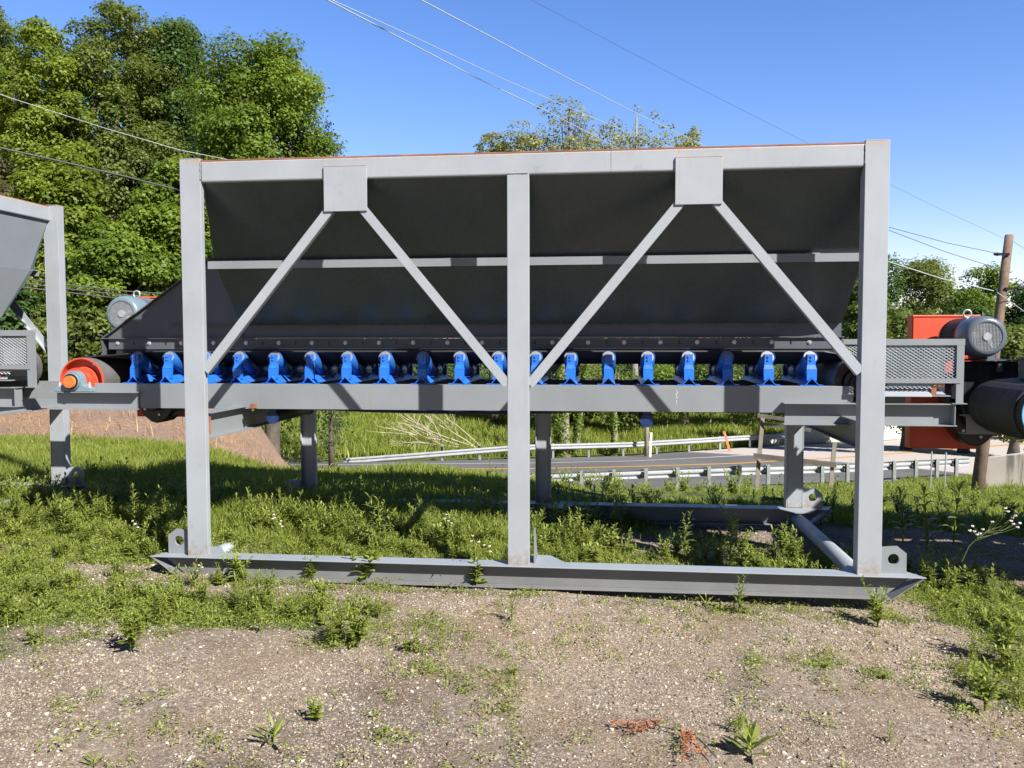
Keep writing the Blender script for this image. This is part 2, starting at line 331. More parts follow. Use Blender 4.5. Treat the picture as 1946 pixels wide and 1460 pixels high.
# skid bears on the ground: keep soil just under it
nx, ny = len(xs), len(ys)
V = np.stack([X.ravel(), Y.ravel(), Z.ravel()], 1)
I = np.arange(nx*ny).reshape(ny, nx)
Fq = np.stack([I[:-1,:-1].ravel(), I[:-1,1:].ravel(), I[1:,1:].ravel(), I[1:,:-1].ravel()], 1)
far_green = sm((Y-fe-.5)/1.5)
gw = np.clip(cover(X, Y)+sm((Y-5.)/2)*(1-mulch(X, Y))*(Y < fe+50), 0, 1)
me = npmesh('ground', V, Fq, {'green': gw.ravel(), 'mulch': mulch(X, Y).ravel()})
def ground_mat():
    m, nt, b = newmat('gravel_ground'); L = nt.links
    tc = N(nt, 'ShaderNodeTexCoord').outputs['Object']
    v1 = N(nt, 'ShaderNodeTexVoronoi', Scale=62., Randomness=1.); L.new(tc, v1.inputs[0])
    v2 = N(nt, 'ShaderNodeTexVoronoi', Scale=150.); L.new(tc, v2.inputs[0])
    sep = N(nt, 'ShaderNodeSeparateColor'); L.new(v1.outputs['Color'], sep.inputs[0])
    sep2 = N(nt, 'ShaderNodeSeparateColor'); L.new(v2.outputs['Color'], sep2.inputs[0])
    c1 = ramp(nt, sep.outputs[0], [(0, (.14,.105,.08)), (.35, (.245,.19,.145)), (.6, (.315,.255,.205)), (.85, (.205,.195,.18)), (1, (.50,.44,.36))]).outputs[0]
    c2 = ramp(nt, sep2.outputs[1], [(0, (.10,.075,.053)), (.5, (.225,.168,.123)), (1, (.33,.265,.20))]).outputs[0]
    n0 = N(nt, 'ShaderNodeTexNoise', Scale=1.6, Detail=6., Roughness=.6); L.new(tc, n0.inputs[0])
    f0 = ramp(nt, n0.outputs[0], [(.40, 0.), (.60, 1.)]).outputs[0]
    col = mixc(nt, f0, c2, c1)
    n5 = N(nt, 'ShaderNodeTexNoise', Scale=.55, Detail=4.); L.new(tc, n5.inputs[0])
    f5 = ramp(nt, n5.outputs[0], [(.38, (.68,.67,.68)), (.5, (.95,.93,.9)), (.64, (1.15,1.08,1.))]).outputs[0]
    col = mixc(nt, 1., col, f5, 'MULTIPLY')
    g = N(nt, 'ShaderNodeAttribute', attribute_name='green').outputs['Fac']
    gm = ramp(nt, g, [(.15, 0.), (.75, 1.)]).outputs[0]
    ng = N(nt, 'ShaderNodeTexNoise', Scale=9., Detail=6.); L.new(tc, ng.inputs[0])
    gc = ramp(nt, ng.outputs[0], [(.35, (.045,.065,.018)), (.65, (.12,.15,.04))]).outputs[0]
    col = mixc(nt, gm, col, gc)
    mu = N(nt, 'ShaderNodeAttribute', attribute_name='mulch').outputs['Fac']
    nm = N(nt, 'ShaderNodeTexNoise', Scale=14., Detail=8., Roughness=.75); L.new(tc, nm.inputs[0])
    mc = ramp(nt, nm.outputs[0], [(.3, (.11,.065,.042)), (.5, (.29,.18,.115)), (.72, (.50,.37,.25))]).outputs[0]
    nm2 = N(nt, 'ShaderNodeTexNoise', Scale=.6, Detail=3.); L.new(tc, nm2.inputs[0])
    mc = mixc(nt, ramp(nt, nm2.outputs[0], [(.42, 0.), (.58, .75)]).outputs[0], mc, (.24, .17, .14))
    col = mixc(nt, mu, col, mc)
    L.new(col, b.inputs['Base Color']); b.inputs['Roughness'].default_value = .95; b.inputs['Specular IOR Level'].default_value = .15
    bp = N(nt, 'ShaderNodeBump', Strength=.4, Distance=.010, invert=True); L.new(v1.outputs['Distance'], bp.inputs['Height'])
    bp2 = N(nt, 'ShaderNodeBump', Strength=.6, Distance=.02); L.new(nm.outputs[0], bp2.inputs['Height']); L.new(bp.outputs[0], bp2.inputs['Normal'])
    L.new(bp2.outputs[0], b.inputs['Normal']); return m
ground = link('ground', me, ground_mat(), smooth=True); tag(ground, kind='structure')
# ------------------------------------------------------------------ road
def strip(fa, fb, x0, x1, name, mat, lift, n=160, gap=None):
    """strip between fractional offsets: fa, fb functions x->(y,z)"""
    xx = np.linspace(x0, x1, n); A = [fa(x) for x in xx]; B = [fb(x) for x in xx]
    V = [(x, a[0], a[1]+lift) for x, a in zip(xx, A)]+[(x, b[0], b[1]+lift) for x, b in zip(xx, B)]
    Fq = [(i, i+1, n+i+1, n+i) for i in range(n-1)]
    o = link(name, npmesh(name, V, Fq), mat, smooth=True); return o
def on(y_of, off):      # line parallel to a surveyed curve, height on the road surface
    def f(x):
        y = float(ic(y_of, x, 1))+off; return y, gzs2(x, y)
    return f
def gzs2(x, y):
    ne, zne = ic(NE, x, 1), ic(NE, x, 2); fe, zfe = ic(FE, x, 1), ic(FE, x, 2); ye, zye = ic(YE, x, 1), ic(YE, x, 2)
    if y < ye: return float(zne+(zye-zne)*np.clip((y-ne)/(ye-ne), -1, 1))
    return float(zye+(zfe-zye)*np.clip((y-ye)/(fe-ye), 0, 1.2))
def road_mat():
    m, nt, b = newmat('asphalt'); L = nt.links; tc = N(nt, 'ShaderNodeTexCoord').outputs['Object']
    n1 = N(nt, 'ShaderNodeTexNoise', Scale=.35, Detail=5.); L.new(tc, n1.inputs[0])
    mp = N(nt, 'ShaderNodeMapping'); mp.inputs['Scale'].default_value = (.05, 1.2, 1); L.new(tc, mp.inputs[0])
    n2 = N(nt, 'ShaderNodeTexNoise', Scale=1.5, Detail=3.); L.new(mp.outputs[0], n2.inputs[0])
    c = ramp(nt, n1.outputs[0], [(.35, (.105,.098,.095)), (.65, (.15,.14,.135))]).outputs[0]
    c = mixc(nt, ramp(nt, n2.outputs[0], [(.45, 0.), (.6, .5)]).outputs[0], c, (.10, .095, .095))
    # the slab towards the bridge is concrete, paler
    sx = N(nt, 'ShaderNodeSeparateXYZ'); L.new(tc, sx.inputs[0])
    ad = N(nt, 'ShaderNodeMath', operation='MULTIPLY_ADD'); L.new(sx.outputs[1], ad.inputs[0]); ad.inputs[1].default_value = .9; L.new(sx.outputs[0], ad.inputs[2])
    mr = N(nt, 'ShaderNodeMapRange'); L.new(ad.outputs[0], mr.inputs[0]); mr.inputs[1].default_value = 44.0; mr.inputs[2].default_value = 44.6
    c = mixc(nt, mr.outputs[0], c, (.46, .40, .36))
    L.new(c, b.inputs['Base Color']); b.inputs['Roughness'].default_value = .9; return m
nr = 14; xx = np.linspace(-60, 75, 200); V = []
for t in np.linspace(0, 1, nr):
    for x in xx:
        y = float(ic(NE, x, 1))*(1-t)+float(ic(FE, x, 1))*t
        if t == 0: y -= .3
        V.append((x, y, gzs2(x, y)+.03))
I = np.arange(nr*200).reshape(nr, 200)
Fq = np.stack([I[:-1,:-1].ravel(), I[:-1,1:].ravel(), I[1:,1:].ravel(), I[1:,:-1].ravel()], 1)
tag(link('road', npmesh('road', V, Fq), road_mat(), smooth=True), kind='structure')
for nm_, cv, off, wd, mt in (('yellow_centre_line', YE, -.12, .16, 'yellow'), ('yellow_centre_line', YE, .18, .16, 'yellow'), ('white_edge_line', FW, 0, .18, 'white')):
    tag(strip(on(cv, off), on(cv, off+wd), -40, 70, nm_, MT[mt], .042), kind='structure')
def nearwhite(off):
    def f(x):
        y = float(ic(YE, x, 1)*2-ic(FW, x, 1))+off; return y, gzs2(x, y)
    return f
tag(strip(nearwhite(0), nearwhite(.18), -40, 70, 'white_edge_line', MT['white'], .042), kind='structure')
# ------------------------------------------------------------------ the belt feeder (one machine, many parts)
XA, YB = 2.312, 2.225           # corner post centre in x, rear post plane
def c_sec(wd, d, t=.009):        # channel section, web to the front
    return [(-wd/2,0),(wd/2,0),(wd/2,d),(wd/2-t,d),(wd/2-t,t),(-wd/2+t,t),(-wd/2+t,d),(-wd/2,d)]
def lug_mb(sx, x0, y):
    """plate with a hole and a cut corner, standing outward of a corner post"""
    mb = MB(); hx, hz, r = x0+sx*.09, .155+.095, .036
    poly = [(x0, .155), (x0+sx*.172, .155), (x0+sx*.172, .290), (x0+sx*.115, .335), (x0, .325)]
    angs = set(2*math.pi*k/36 for k in range(36))
    for p in poly: angs.add(math.atan2(p[1]-hz, p[0]-hx) % (2*math.pi))
    angs = sorted(angs); outer = []
    for a in angs:
        dx, dz = math.cos(a), math.sin(a); best = 1e9
        for i in range(5):
            (x1, z1), (x2, z2) = poly[i], poly[(i+1) % 5]; ex, ez = x2-x1, z2-z1
            den = dx*ez-dz*ex
            if abs(den) < 1e-9: continue
            t = ((x1-hx)*ez-(z1-hz)*ex)/den; u = ((x1-hx)*dz-(z1-hz)*dx)/den
            if t > 1e-6 and -1e-6 <= u <= 1+1e-6: best = min(best, t)
        outer.append((hx+dx*best, hz+dz*best))
    inner = [(hx+r*math.cos(a), hz+r*math.sin(a)) for a in angs]; n = len(angs); T = .022
    vs = [(p[0], y, p[1]) for p in outer]+[(p[0], y, p[1]) for p in inner]+[(p[0], y+T, p[1]) for p in outer]+[(p[0], y+T, p[1]) for p in inner]
    fs = []
    for i in range(n):
        j = (i+1) % n
        fs += [(i, j, n+j, n+i), (2*n+j, 2*n+i, 3*n+i, 3*n+j), (j, i, 2*n+i, 2*n+j), (n+i, n+j, 3*n+j, 3*n+i)]
    mb.add(vs, fs); return mb
def make_idler():
    f = MB()
    # inverted-V base angle lying across the beams
    prof = [(-.050,0),(0,.056),(.050,0),(.043,0),(0,.047),(-.043,0)]
    f.ext(prof, (0,.703,1.363), (1,0,0), (0,0,1), (0,.904,0))
    for y in (.708, 1.51): f.box(-.085, .085, y, y+.09, 1.3565, 1.3625)
    for (ya, sg) in ((.728, 1), (1.582, -1)):
        # outer bracket: pressed channel, narrower waist, leaning inwards a little
        pts = [(ya, 1.395, .033), (ya+.004*sg, 1.475, .035), (ya+.020*sg, 1.510, .028), (ya+.022*sg, 1.588, .026)]
        for (y1, z1, w1), (y2, z2, w2) in zip(pts, pts[1:]):
            f.slab([(-w1, y1, z1), (w1, y1, z1), (w2, y2, z2), (-w2, y2, z2)], .005)
            for s in (-1, 1):
                f.slab([(s*w1, y1, z1), (s*w1, y1+.028*sg, z1), (s*w2, y2+.028*sg, z2), (s*w2, y2, z2)], .004)
        for z in (1.572, 1.547): f.tube([(0, ya+.022*sg-.004, z), (0, ya+.022*sg-.014*sg, z)], .009, 8)
        yb = 1.155-(.145 if sg > 0 else -.145)
        f.slab([(-.035, yb, 1.40), (.035, yb, 1.40), (.012, yb, 1.485), (-.012, yb, 1.485)], .006)
        f.slab([(-.05, yb-.05, 1.405), (.05, yb-.05, 1.405), (.05, yb+.02, 1.405), (-.05, yb+.02, 1.405)], .005)
    idl = f.build('idler', MT['blue'], None)
    def roller(p, q, r=.054):
        mb = MB(); p, q = Vector(p), Vector(q); d = (q-p).normalized()
        mb.tube([p, p+d*.003, q-d*.003, q], [r-.003, r, r, r-.003], 24, cap=False)
        e = MB()
        o = mb.build('roller', [MT['roller']], idl, smooth=True)
        for a, s in ((p, 1), (q, -1)):
            e.tube([a+d*.006*s, a+d*.010*s], [r-.006, r-.006], 24); e.tube([a-d*.012*s, a+d*.01*s], [.012, .012], 8)
        e.build('roller_end', MT['rollend'], o, smooth=False)
        return o
    roller((0,.765,1.572), (0,1.0,1.462)); roller((0,1.03,1.450), (0,1.28,1.450)); roller((0,1.545,1.572), (0,1.31,1.462))
    return idl
IDX = [-3.20,-2.915,-2.615,-2.33,-2.03,-1.73,-1.435,-1.135,-.835,-.54,-.245,.055,.32,.61,.90,1.205,1.495,1.79,2.095]
def mesh_screen(x0, x1, z0, z1, y, cw=.036, ch=.0175, t=.0032):
    mb = MB(); nxx = int(round((x1-x0)/cw)); nz = int(round((z1-z0)/ch)); cw = (x1-x0)/nxx; ch = (z1-z0)/nz
    for j in range(nz):
        for i in range(nxx):
            cx, cz = x0+(i+.5)*cw, z0+(j+.5)*ch
            if j % 2 == 0: a, b, c = (x0+i*cw, z0+j*ch), (cx, z0+(j+1)*ch), (x0+(i+1)*cw, z0+j*ch)
            else: a, b, c = (x0+i*cw, z0+(j+1)*ch), (cx, z0+j*ch), (x0+(i+1)*cw, z0+(j+1)*ch)
            for p, q in ((a, b), (b, c)):
                px, pz, qx, qz = *p, *q
                # strand is a tilted flat ribbon, as expanded metal is
                mb.add([(px, y, pz-t), (qx, y, qz-t), (qx, y+.006, qz+t), (px, y+.006, pz+t)], [(0, 1, 2, 3)])
    return mb
def fan_motor(mat, parent, c, r=.162, L=.62):
    """motor with its fan cover facing -y at point c"""
    x, y, z = c; m = MB()
    nn = 44; prof = []                                     # finned frame
    for k in range(nn*2):
        a = 2*math.pi*k/(nn*2); rr = r*(.93 if k % 2 else .80); prof.append((math.cos(a)*rr, math.sin(a)*rr))
    m.ext(prof, (x, y+.20, z), (1,0,0), (0,0,1), (0, L-.28, 0))
    m.tube([(x, y+L-.08, z), (x, y+L, z)], [r*.93, r*.80], 40); m.tube([(x, y+L, z), (x, y+L+.16, z)], .028, 16)
    for s in (-1, 1): m.box(x+s*.12-.03, x+s*.12+.03, y+.2, y+L-.06, z-r-.02, z-r*.72)
    mo = m.build('motor', mat, parent, smooth=False)
    cv = MB(); ring = [(.0, .70), (.0, .80), (.012, .90), (.035, .965), (.07, 1.), (.17, 1.0), (.215, .985), (.215, .955)]
    n = 48; b = len(cv.v)
    for dy, q in ring: cv.v += [(x+math.cos(2*math.pi*k/n)*r*q, y+dy, z+math.sin(2*math.pi*k/n)*r*q) for k in range(n)]
    for i in range(len(ring)-1):
        for k in range(n): k2 = (k+1) % n; cv.f.append((b+i*n+k, b+i*n+k2, b+(i+1)*n+k2, b+(i+1)*n+k))
    fc = cv.build('fan_cover', mat, mo, smooth=True)
    g = MB(); R_ = r*.72; st = .0105; k = int(R_/st)
    for i in range(-k, k+1):
        h = math.sqrt(max(0, R_*R_-(i*st)**2))
        if h > .01:
            g.bar((x+i*st, y+.006, z-h), (x+i*st, y+.006, z+h), .0030, .0022, (1,0,0)); g.bar((x-h, y+.009, z+i*st), (x+h, y+.009, z+i*st), .0030, .0022, (0,0,1))
    g.tube([(x, y-.002, z), (x, y+.006, z)], .030, 20)
    g.build('fan_grille', MT['galv'], mo)
    fb = MB()
    for i in range(5):
        a = i*2*math.pi/5+.5; d = Vector((math.cos(a), 0, math.sin(a))); t = Vector((-math.sin(a), .6, math.cos(a)))
        fb.slab([Vector((x, y+.05, z))+d*.03-t*.012, Vector((x, y+.05, z))+d*.10-t*.03, Vector((x, y+.05, z))+d*.10+t*.03, Vector((x, y+.05, z))+d*.03+t*.012], .004)
    fb.tube([(x, y+.03, z), (x, y+.09, z)], .035, 16); fb.tube([(x, y+.12, z), (x, y+.13, z)], r*.9, 32)
    fb.build('fan', MT['galv'], mo)
    e = MB(); pts = [(x-.03+.030*math.cos(t), y+.30, z+r*.93+.035+.030*math.sin(t)) for t in np.linspace(-math.pi/2, 1.5*math.pi, 20)]
    e.tube(pts, .0065, 8); e.tube([(x-.03, y+.30, z+r*.85), (x-.03, y+.30, z+r*.93+.006)], .010, 8); e.build('eye_bolt', MT['galv'], mo, smooth=True)
    tb = MB(); tb.box(x+r*.88, x+r*1.30, y+.22, y+.40, z-.085, z+.085); tb.box(x+r*1.30, x+r*1.36, y+.21, y+.41, z-.092, z+.092)
    tb.build('terminal_box', mat, mo, bevel=.008)
    cb = MB(); cb.tube([(x+r*1.12, y+.30, z-.08), (x+r*1.14, y+.30, z-.17), (x+r*1.0, y+.33, z-.26), (x+r*.5, y+.36, z-.33)], .012, 10); cb.build('conduit', MT['black'], mo, smooth=True)
    pl_ = MB(); pl_.box(x-.035, x+.035, y+.33, y+.40, z+r*.93, z+r*.935+.003); pl_.build('nameplate', MT['galv'], mo)
    return mo
def make_feeder():
    T = empty('belt_feeder'); G = MT['grey']
    # skids: flanged beams with raked ends
    for yc in (.038, YB):
        sk = MB()
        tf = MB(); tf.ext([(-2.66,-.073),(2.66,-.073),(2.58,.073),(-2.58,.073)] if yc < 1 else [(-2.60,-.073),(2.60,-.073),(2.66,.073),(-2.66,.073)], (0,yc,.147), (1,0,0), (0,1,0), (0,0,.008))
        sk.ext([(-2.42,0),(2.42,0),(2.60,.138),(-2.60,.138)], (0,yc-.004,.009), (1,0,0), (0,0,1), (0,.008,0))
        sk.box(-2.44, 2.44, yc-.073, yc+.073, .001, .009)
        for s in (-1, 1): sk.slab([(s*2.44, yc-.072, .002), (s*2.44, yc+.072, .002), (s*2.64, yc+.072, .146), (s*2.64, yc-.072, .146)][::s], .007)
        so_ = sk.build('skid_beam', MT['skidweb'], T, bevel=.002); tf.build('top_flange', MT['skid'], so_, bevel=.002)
    # corner and centre posts
    for y, sg in ((0, 1), (YB+.075, -1)):
        for x, d in ((-XA, .05), (XA, .10)):
            m = MB(); m.ext([(p[0], p[1]*sg) for p in c_sec(.152, d)], (x, y, .156), (1,0,0), (0,1,0), (0,0,2.81))
            if sg < 0 and x > 0: m.box(x-.0655, x+.0655, y-.0985, y-.0915, .158, 2.964)
            m.box(x-.076, x+.076, min(y, y+sg*d)+.0, max(y, y+sg*d), 2.966, 2.972)
            m.build('post', G, T, bevel=.003)
        m = MB(); m.ext([(p[0], p[1]*sg) for p in c_sec(.148, .045)], (0, y-.004*sg, .156), (1,0,0), (0,1,0), (0,0,2.655))
        m.build('post', G, T, bevel=.003)
    # top rail round the mouth, rust along its upper lip
    y1 = YB+.075
    for nm, bx in (('top_rail', (-2.234,2.234,.003,.085,2.806,2.950)), ('top_rail', (-2.234,2.234,y1-.085,y1-.003,2.806,2.950)),
                   ('top_rail', (-2.31,-2.24,.088,y1-.088,2.812,2.950)), ('top_rail', (2.24,2.31,.088,y1-.088,2.812,2.950))):
        m = MB(); m.box(*bx); o = m.build(nm, G, T, bevel=.010)
    lip = MB(); lip.box(-2.232,2.232,.004,.012,2.950,2.959); lip.box(-2.232,2.232,y1-.012,y1-.004,2.950,2.959)
    lip.box(-2.30,-2.292,.09,y1-.09,2.950,2.959); lip.box(2.292,2.30,.09,y1-.09,2.950,2.959); lip.build('rusty_lip', MT['rust'], T)
    # gussets and braces
    for y, sg in ((0, 1), (y1, -1)):
        for xc in (-1.19, 1.19):
            m = MB(); ya, yb = sorted((y-sg*.012, y-sg*.002)); m.box(xc-.152, xc+.152, ya, yb, 2.583, 2.886)
            gp = m.build('gusset_plate', G, T, bevel=.002)
            rl = MB(); rl.box(xc-.152, xc+.152, ya+.001, yb-.001, 2.8861, 2.890); rl.build('rusty_edge', MT['rust'], gp)
            for sx in (-1, 1):
                xo = xc+sx*.118; inner = (xc*sx < 0)
                xe = (.075*(1 if xc > 0 else -1)) if inner else (XA-.078)*(1 if xc > 0 else -1)
                p = Vector((xo, y+sg*.004, 2.60)); q = Vector((xe, y+sg*.004, 1.395+(.09 if not inner else 0)))
                d = (q-p); side = Vector((d.z, 0, -d.x)).normalized()
                if side.z < 0: side = -side
                m = MB(); m.bar(p, q, .062, .006, side)
                off = side*-.030+Vector((0, sg*.024, 0)); m.bar(p+off, q+off, .005, .045, side)
                m.build('brace', G, T)
    # weld beads at the gussets, post feet and rail ends; butt seam in the rail
    def bead(pts, r=.0032):
        P_ = []
        for p, q in zip(pts, pts[1:]):
            p, q = Vector(p), Vector(q); n = max(2, int((q-p).length/.008))
            P_ += [p+(q-p)*k/n+Vector((rnd.uniform(-.0012,.0012), rnd.uniform(-.0008,.0008), rnd.uniform(-.0012,.0012))) for k in range(n)]
        m = MB(); m.tube(P_, [r*rnd.uniform(.7,1.25) for _ in P_], 6); return m.build('weld_bead', MT['weld'], T, smooth=True)
    for k in range(16):
        x = -2.28+.29*k; bead([(x,.934,1.823), (x+.13,.934,1.823)], .0035)
        x = -2.30+.285*k; bead([(x,.436,2.298), (x+.10,.436,2.298)], .0035)
    for xc in (-1.19, 1.19):
        bead([(xc-.153,-.003,2.79), (xc-.153,-.003,2.889), (xc+.153,-.003,2.889), (xc+.153,-.003,2.79)])
    for x in (-XA, 0, XA): bead([(x-.078,-.002,.157), (x+.078,-.002,.157)], .004)
    bead([(-.075,-.006,2.812), (.075,-.006,2.812)]); bead([(-2.235,0,2.945), (-2.235,0,2.81)], .004); bead([(2.235,0,2.945), (2.235,0,2.81)], .003)
    bead([(.62,.0025,2.945), (.62,.0025,2.80)], .0016)
    # hopper: front and back in two slopes, ends nearly upright
    ym = (y1)/2
    def P(x, y, z, s): return (x, y if s > 0 else 2*ym-y, z)
    for s in (1, -1):
        m = MB()
        q = [P(-2.235,.05,2.812,s), P(2.235,.05,2.812,s), P(2.37,.47,2.285,s), P(-2.37,.47,2.285,s)]
        m.slab(q if s < 0 else q[::-1], .006)
        q = [P(-2.37,.47,2.285,s), P(2.37,.47,2.285,s), P(2.35,.885,1.825,s), P(-2.35,.885,1.825,s)]
        m.slab(q if s < 0 else q[::-1], .006)
        m.build('hopper_side', MT['greyshade'], T)
        m = MB(); ya, yb = sorted((P(0,.418,0,s)[1], P(0,.426,0,s)[1])); m.box(-2.40, 2.40, ya, yb, 2.238, 2.296)
        ya, yb = sorted((P(0,.426,0,s)[1], P(0,.470,0,s)[1])); m.box(-2.40, 2.40, ya, yb, 2.288, 2.296)
        m.build('stiffener', MT['grey2'], T)
        m = MB(); ya, yb = sorted((P(0,.938,0,s)[1], P(0,.946,0,s)[1])); m.box(-2.42, 2.36, ya, yb, 1.722, 1.822)
        m.build('lower_band', MT['greym'], T)
        m = MB(); ya, yb = sorted((P(0,.886,0,s)[1], P(0,.955,0,s)[1])); m.box(-3.58, 2.37, ya, yb, 1.714, 1.721)
        ya, yb = sorted((P(0,.910,0,s)[1], P(0,.916,0,s)[1])); m.box(-3.52, 2.37, ya, yb, 1.628, 1.712)
        sp = m.build('skirt_plate', MT['greym'], T)
        m = MB(); yb_ = P(0,.928,0,s)[1]; ya_ = P(0,.918,0,s)[1]; m.box(-3.46, 2.34, min(ya_,yb_), max(ya_,yb_), 1.568, 1.700); m.build('skirt_rubber', MT['rubber'], sp)
        if s > 0:
            x = -3.44; k = 0
            while x < 2.2:
                b = MB(); b.tube([(x,.910,1.678), (x,.906,1.678)], .0165, 16); b.tube([(x,.906,1.678), (x,.898,1.678)], .0095, 6)
                b.build('bolt', MT['galv'], sp)
                if x+.14 < 2.2:
                    b = MB(); b.box(x+.136, x+.148, .9085, .9095, 1.663, 1.694); b.build('slot', MT['black'], sp)
                x += .278
    for s in (-1, 1):
        m = MB(); m.slab([(s*2.27,.09,2.812), (s*2.27,2*ym-.09,2.812), (s*2.34,2*ym-.475,2.285), (s*2.34,.475,2.285)][::-s], .006)
        m.slab([(s*2.34,.475,2.285), (s*2.34,2*ym-.475,2.285), (s*2.345,2*ym-.89,1.826), (s*2.345,.89,1.826)][::-s], .006)
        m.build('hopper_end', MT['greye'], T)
    # tail end: triangular side plates and the sloping back
    for s in (1, -1):
        y = P(0,.932,0,s)[1]
        m = MB(); m.ext([(-3.56,1.7215), (-2.36,1.7215), (-2.36,1.90), (-2.56,2.36), (-2.62,2.36)], (0,y,0), (1,0,0), (0,0,1), (0,.006*s,0))
        o = m.build('tail_side_plate', MT['greym'], T)
        m = MB(); m.bar((-3.57,y-.012*s,1.722), (-2.62,y-.012*s,2.37), .008, .04, (0,0,1)); m.box(-2.98,-2.37,min(y-.03*s,y-.002*s),max(y-.03*s,y-.002*s),1.818,1.826); m.build('edge_flange', MT['greym'], o)
    m = MB(); m.slab([(-3.56,.94,1.73), (-3.56,2*ym-.94,1.73), (-2.60,2*ym-.94,2.38), (-2.60,.94,2.38)], .006); m.build('tail_slope_plate', MT['greyshade'], T)
    m = MB(); m.box(-3.575,-3.565,.90,1.40,1.58,1.735); m.build('tail_end_plate', MT['greym'], T)
    # long channel beams carrying the idlers, stub beams below them
    for s in (1, -1):
        def yr(a, b): a, b = P(0,a,0,s)[1], P(0,b,0,s)[1]; return min(a,b), max(a,b)
        m = MB(); a, b = yr(.700,.707); m.box(-3.52,2.39,a,b,1.157,1.355)
        a, b = yr(.7072,.765); m.box(-3.52,2.39,a,b,1.349,1.355); m.box(-3.52,2.39,a,b,1.157,1.163); m.box(2.383,2.39,a,b,1.1632,1.3488)
        m.build('channel_beam', MT['grey2'], T, bevel=.002)
        for x0, x1, z0, z1, wy in ((-3.84,-3.14,1.148,1.290,.612), (1.90,3.06,1.076,1.236,.612)):
            m = MB(); a, b = yr(wy,.697); m.box(x0-.02,x1+.02,a,b,z1-.006,z1); m.box(x0-.02,x1+.02,a,b,z0,z0+.006)
            a, b = yr(.688,.6965); m.box(x0,x1,a,b,z0+.0065,z1-.0065); m.build('stub_beam', MT['grey2'], T)
    for x, z in ((-2.30, 0), (2.355, -.04)):      # cross beams between front and rear posts
        m = MB(); m.ext(isec(.115,.19,.008,.007), (x,.115 if x < 0 else .11,.99+z), (1,0,0), (0,0,1), (0,2.02 if x < 0 else 2.3,0)); m.build('cross_beam', MT['grey2'], T)
    for x in (-2.1, -1.0, 0., 1.0, 2.0):
        m = MB(); m.ext([(-.03,0),(.03,0),(.03,.05),(-.03,.05)], (x,.77,1.27), (1,0,0), (0,0,1), (0,.77,0)); m.build('cross_tie', MT['grey2'], T)
    m = MB(); m.box(-2.33,-2.25,.05,.112,1.02,1.15); m.build('rusty_clip', MT['rust'], T)
    m = MB(); m.box(-2.185,-2.155,.640,.699,1.165,1.20); m.tube([(-2.17,.655,1.165), (-2.17,.655,1.145)], .01, 8); m.build('rusty_clip', MT['rust'], T)
    m = MB()
    for (a, b) in (((0,.0),(.008,.02)), ((.008,.02),(-.004,.034)), ((-.004,.034),(.006,.048)), ((.006,.048),(0,.062)), ((.003,.075),(.0,.09)), ((.002,.10),(.006,.108))):
        m.bar((1.115+a[0],.6985,1.32-a[1]), (1.115+b[0],.6985,1.32-b[1]), .003, .001, (1,0,0))
    m.build('chalk_mark', MT['chalk'], T)
    # corner plates and pipes tying the skids
    for x in (-XA, XA, .12):
        for y, s in ((.11, 1), (YB-.07, -1)):
            m = MB(); m.ext([(-.17,0),(.17,0),(.06,.17*s),(-.06,.17*s)], (x+(.02 if x > 0 else -.02),y,.148), (1,0,0), (0,1,0), (0,0,.007)); m.build('corner_plate', MT['skid'], T)
        if x == .12: continue
        m = MB(); m.tube([(x,.24,.085), (x,YB-.16,.085)], .055, 24); m.build('tie_pipe', MT['skid'], T, smooth=True)
    m = MB(); m.ext([(.05,.156),(.05,.40),(.07,.40),(.26,.156)], (.100,0,0), (0,1,0), (0,0,1), (.010,0,0)); m.build('post_stiffener', MT['grey2'], T)
    for sx in (-1, 1):
        for y in (.05, YB): lug_mb(sx, sx*(XA+.078), y).build('lifting_lug', MT['grey2'] if y < 1 else G, T)
    # belt
    prof = [(.80,1.606),(1.03,1.507),(1.28,1.507),(1.51,1.606),(1.506,1.616),(1.278,1.518),(1.032,1.518),(.804,1.616)]
    m = MB(); m.ext(prof, (-3.05,0,0), (0,1,0), (0,0,1), (5.25,0,0))
    flat = [(.84,1.562),(1.03,1.562),(1.28,1.562),(1.47,1.562),(1.47,1.572),(1.28,1.572),(1.03,1.572),(.84,1.572)]
    for xa, xb in ((-3.05,-3.66), (2.20,2.45)):
        a = [(xa, p[0], p[1]) for p in prof]; b = [(xb, p[0], p[1]) for p in flat]
        m.add(a+b, [(i, (i+1) % 8, 8+(i+1) % 8, 8+i) for i in range(8)])
    n = 14
    for cx, sg in ((-3.66, -1), (2.45, 1)):
        rr = [(cx+sg*math.sin(t)*r, 1.372+math.cos(t)*r) for r in (.191, .201) for t in np.linspace(0, math.pi, n)]
        v = [(p[0], .84, p[1]) for p in rr]+[(p[0], 1.47, p[1]) for p in rr]; fs = []
        for i in range(n-1): fs += [(i, i+1, 2*n+i+1, 2*n+i), (n+i, n+i+1, 3*n+i+1, 3*n+i), (i, i+1, n+i+1, n+i), (2*n+i, 2*n+i+1, 3*n+i+1, 3*n+i)]
        m.add(v, fs)
    sag = []; knots = [-3.66, -2.35, .90, 3.28]
    for a, b, dz in ((-3.66,-2.05,.01), (-2.05,.90,.045), (.90,2.45,.02)):
        for t in np.linspace(0, 1, 9)[:-1]: sag.append((a+(b-a)*t, 1.176-(.0 if a < -3 else .012)-dz*4*t*(1-t)))
    sag.append((2.45, 1.176))
    for p, q in zip(sag, sag[1:]): m.slab([(p[0],.80,p[1]), (q[0],.80,q[1]), (q[0],1.51,q[1]), (p[0],1.51,p[1])], .010)
    m.build('belt', MT['rubber'], T)
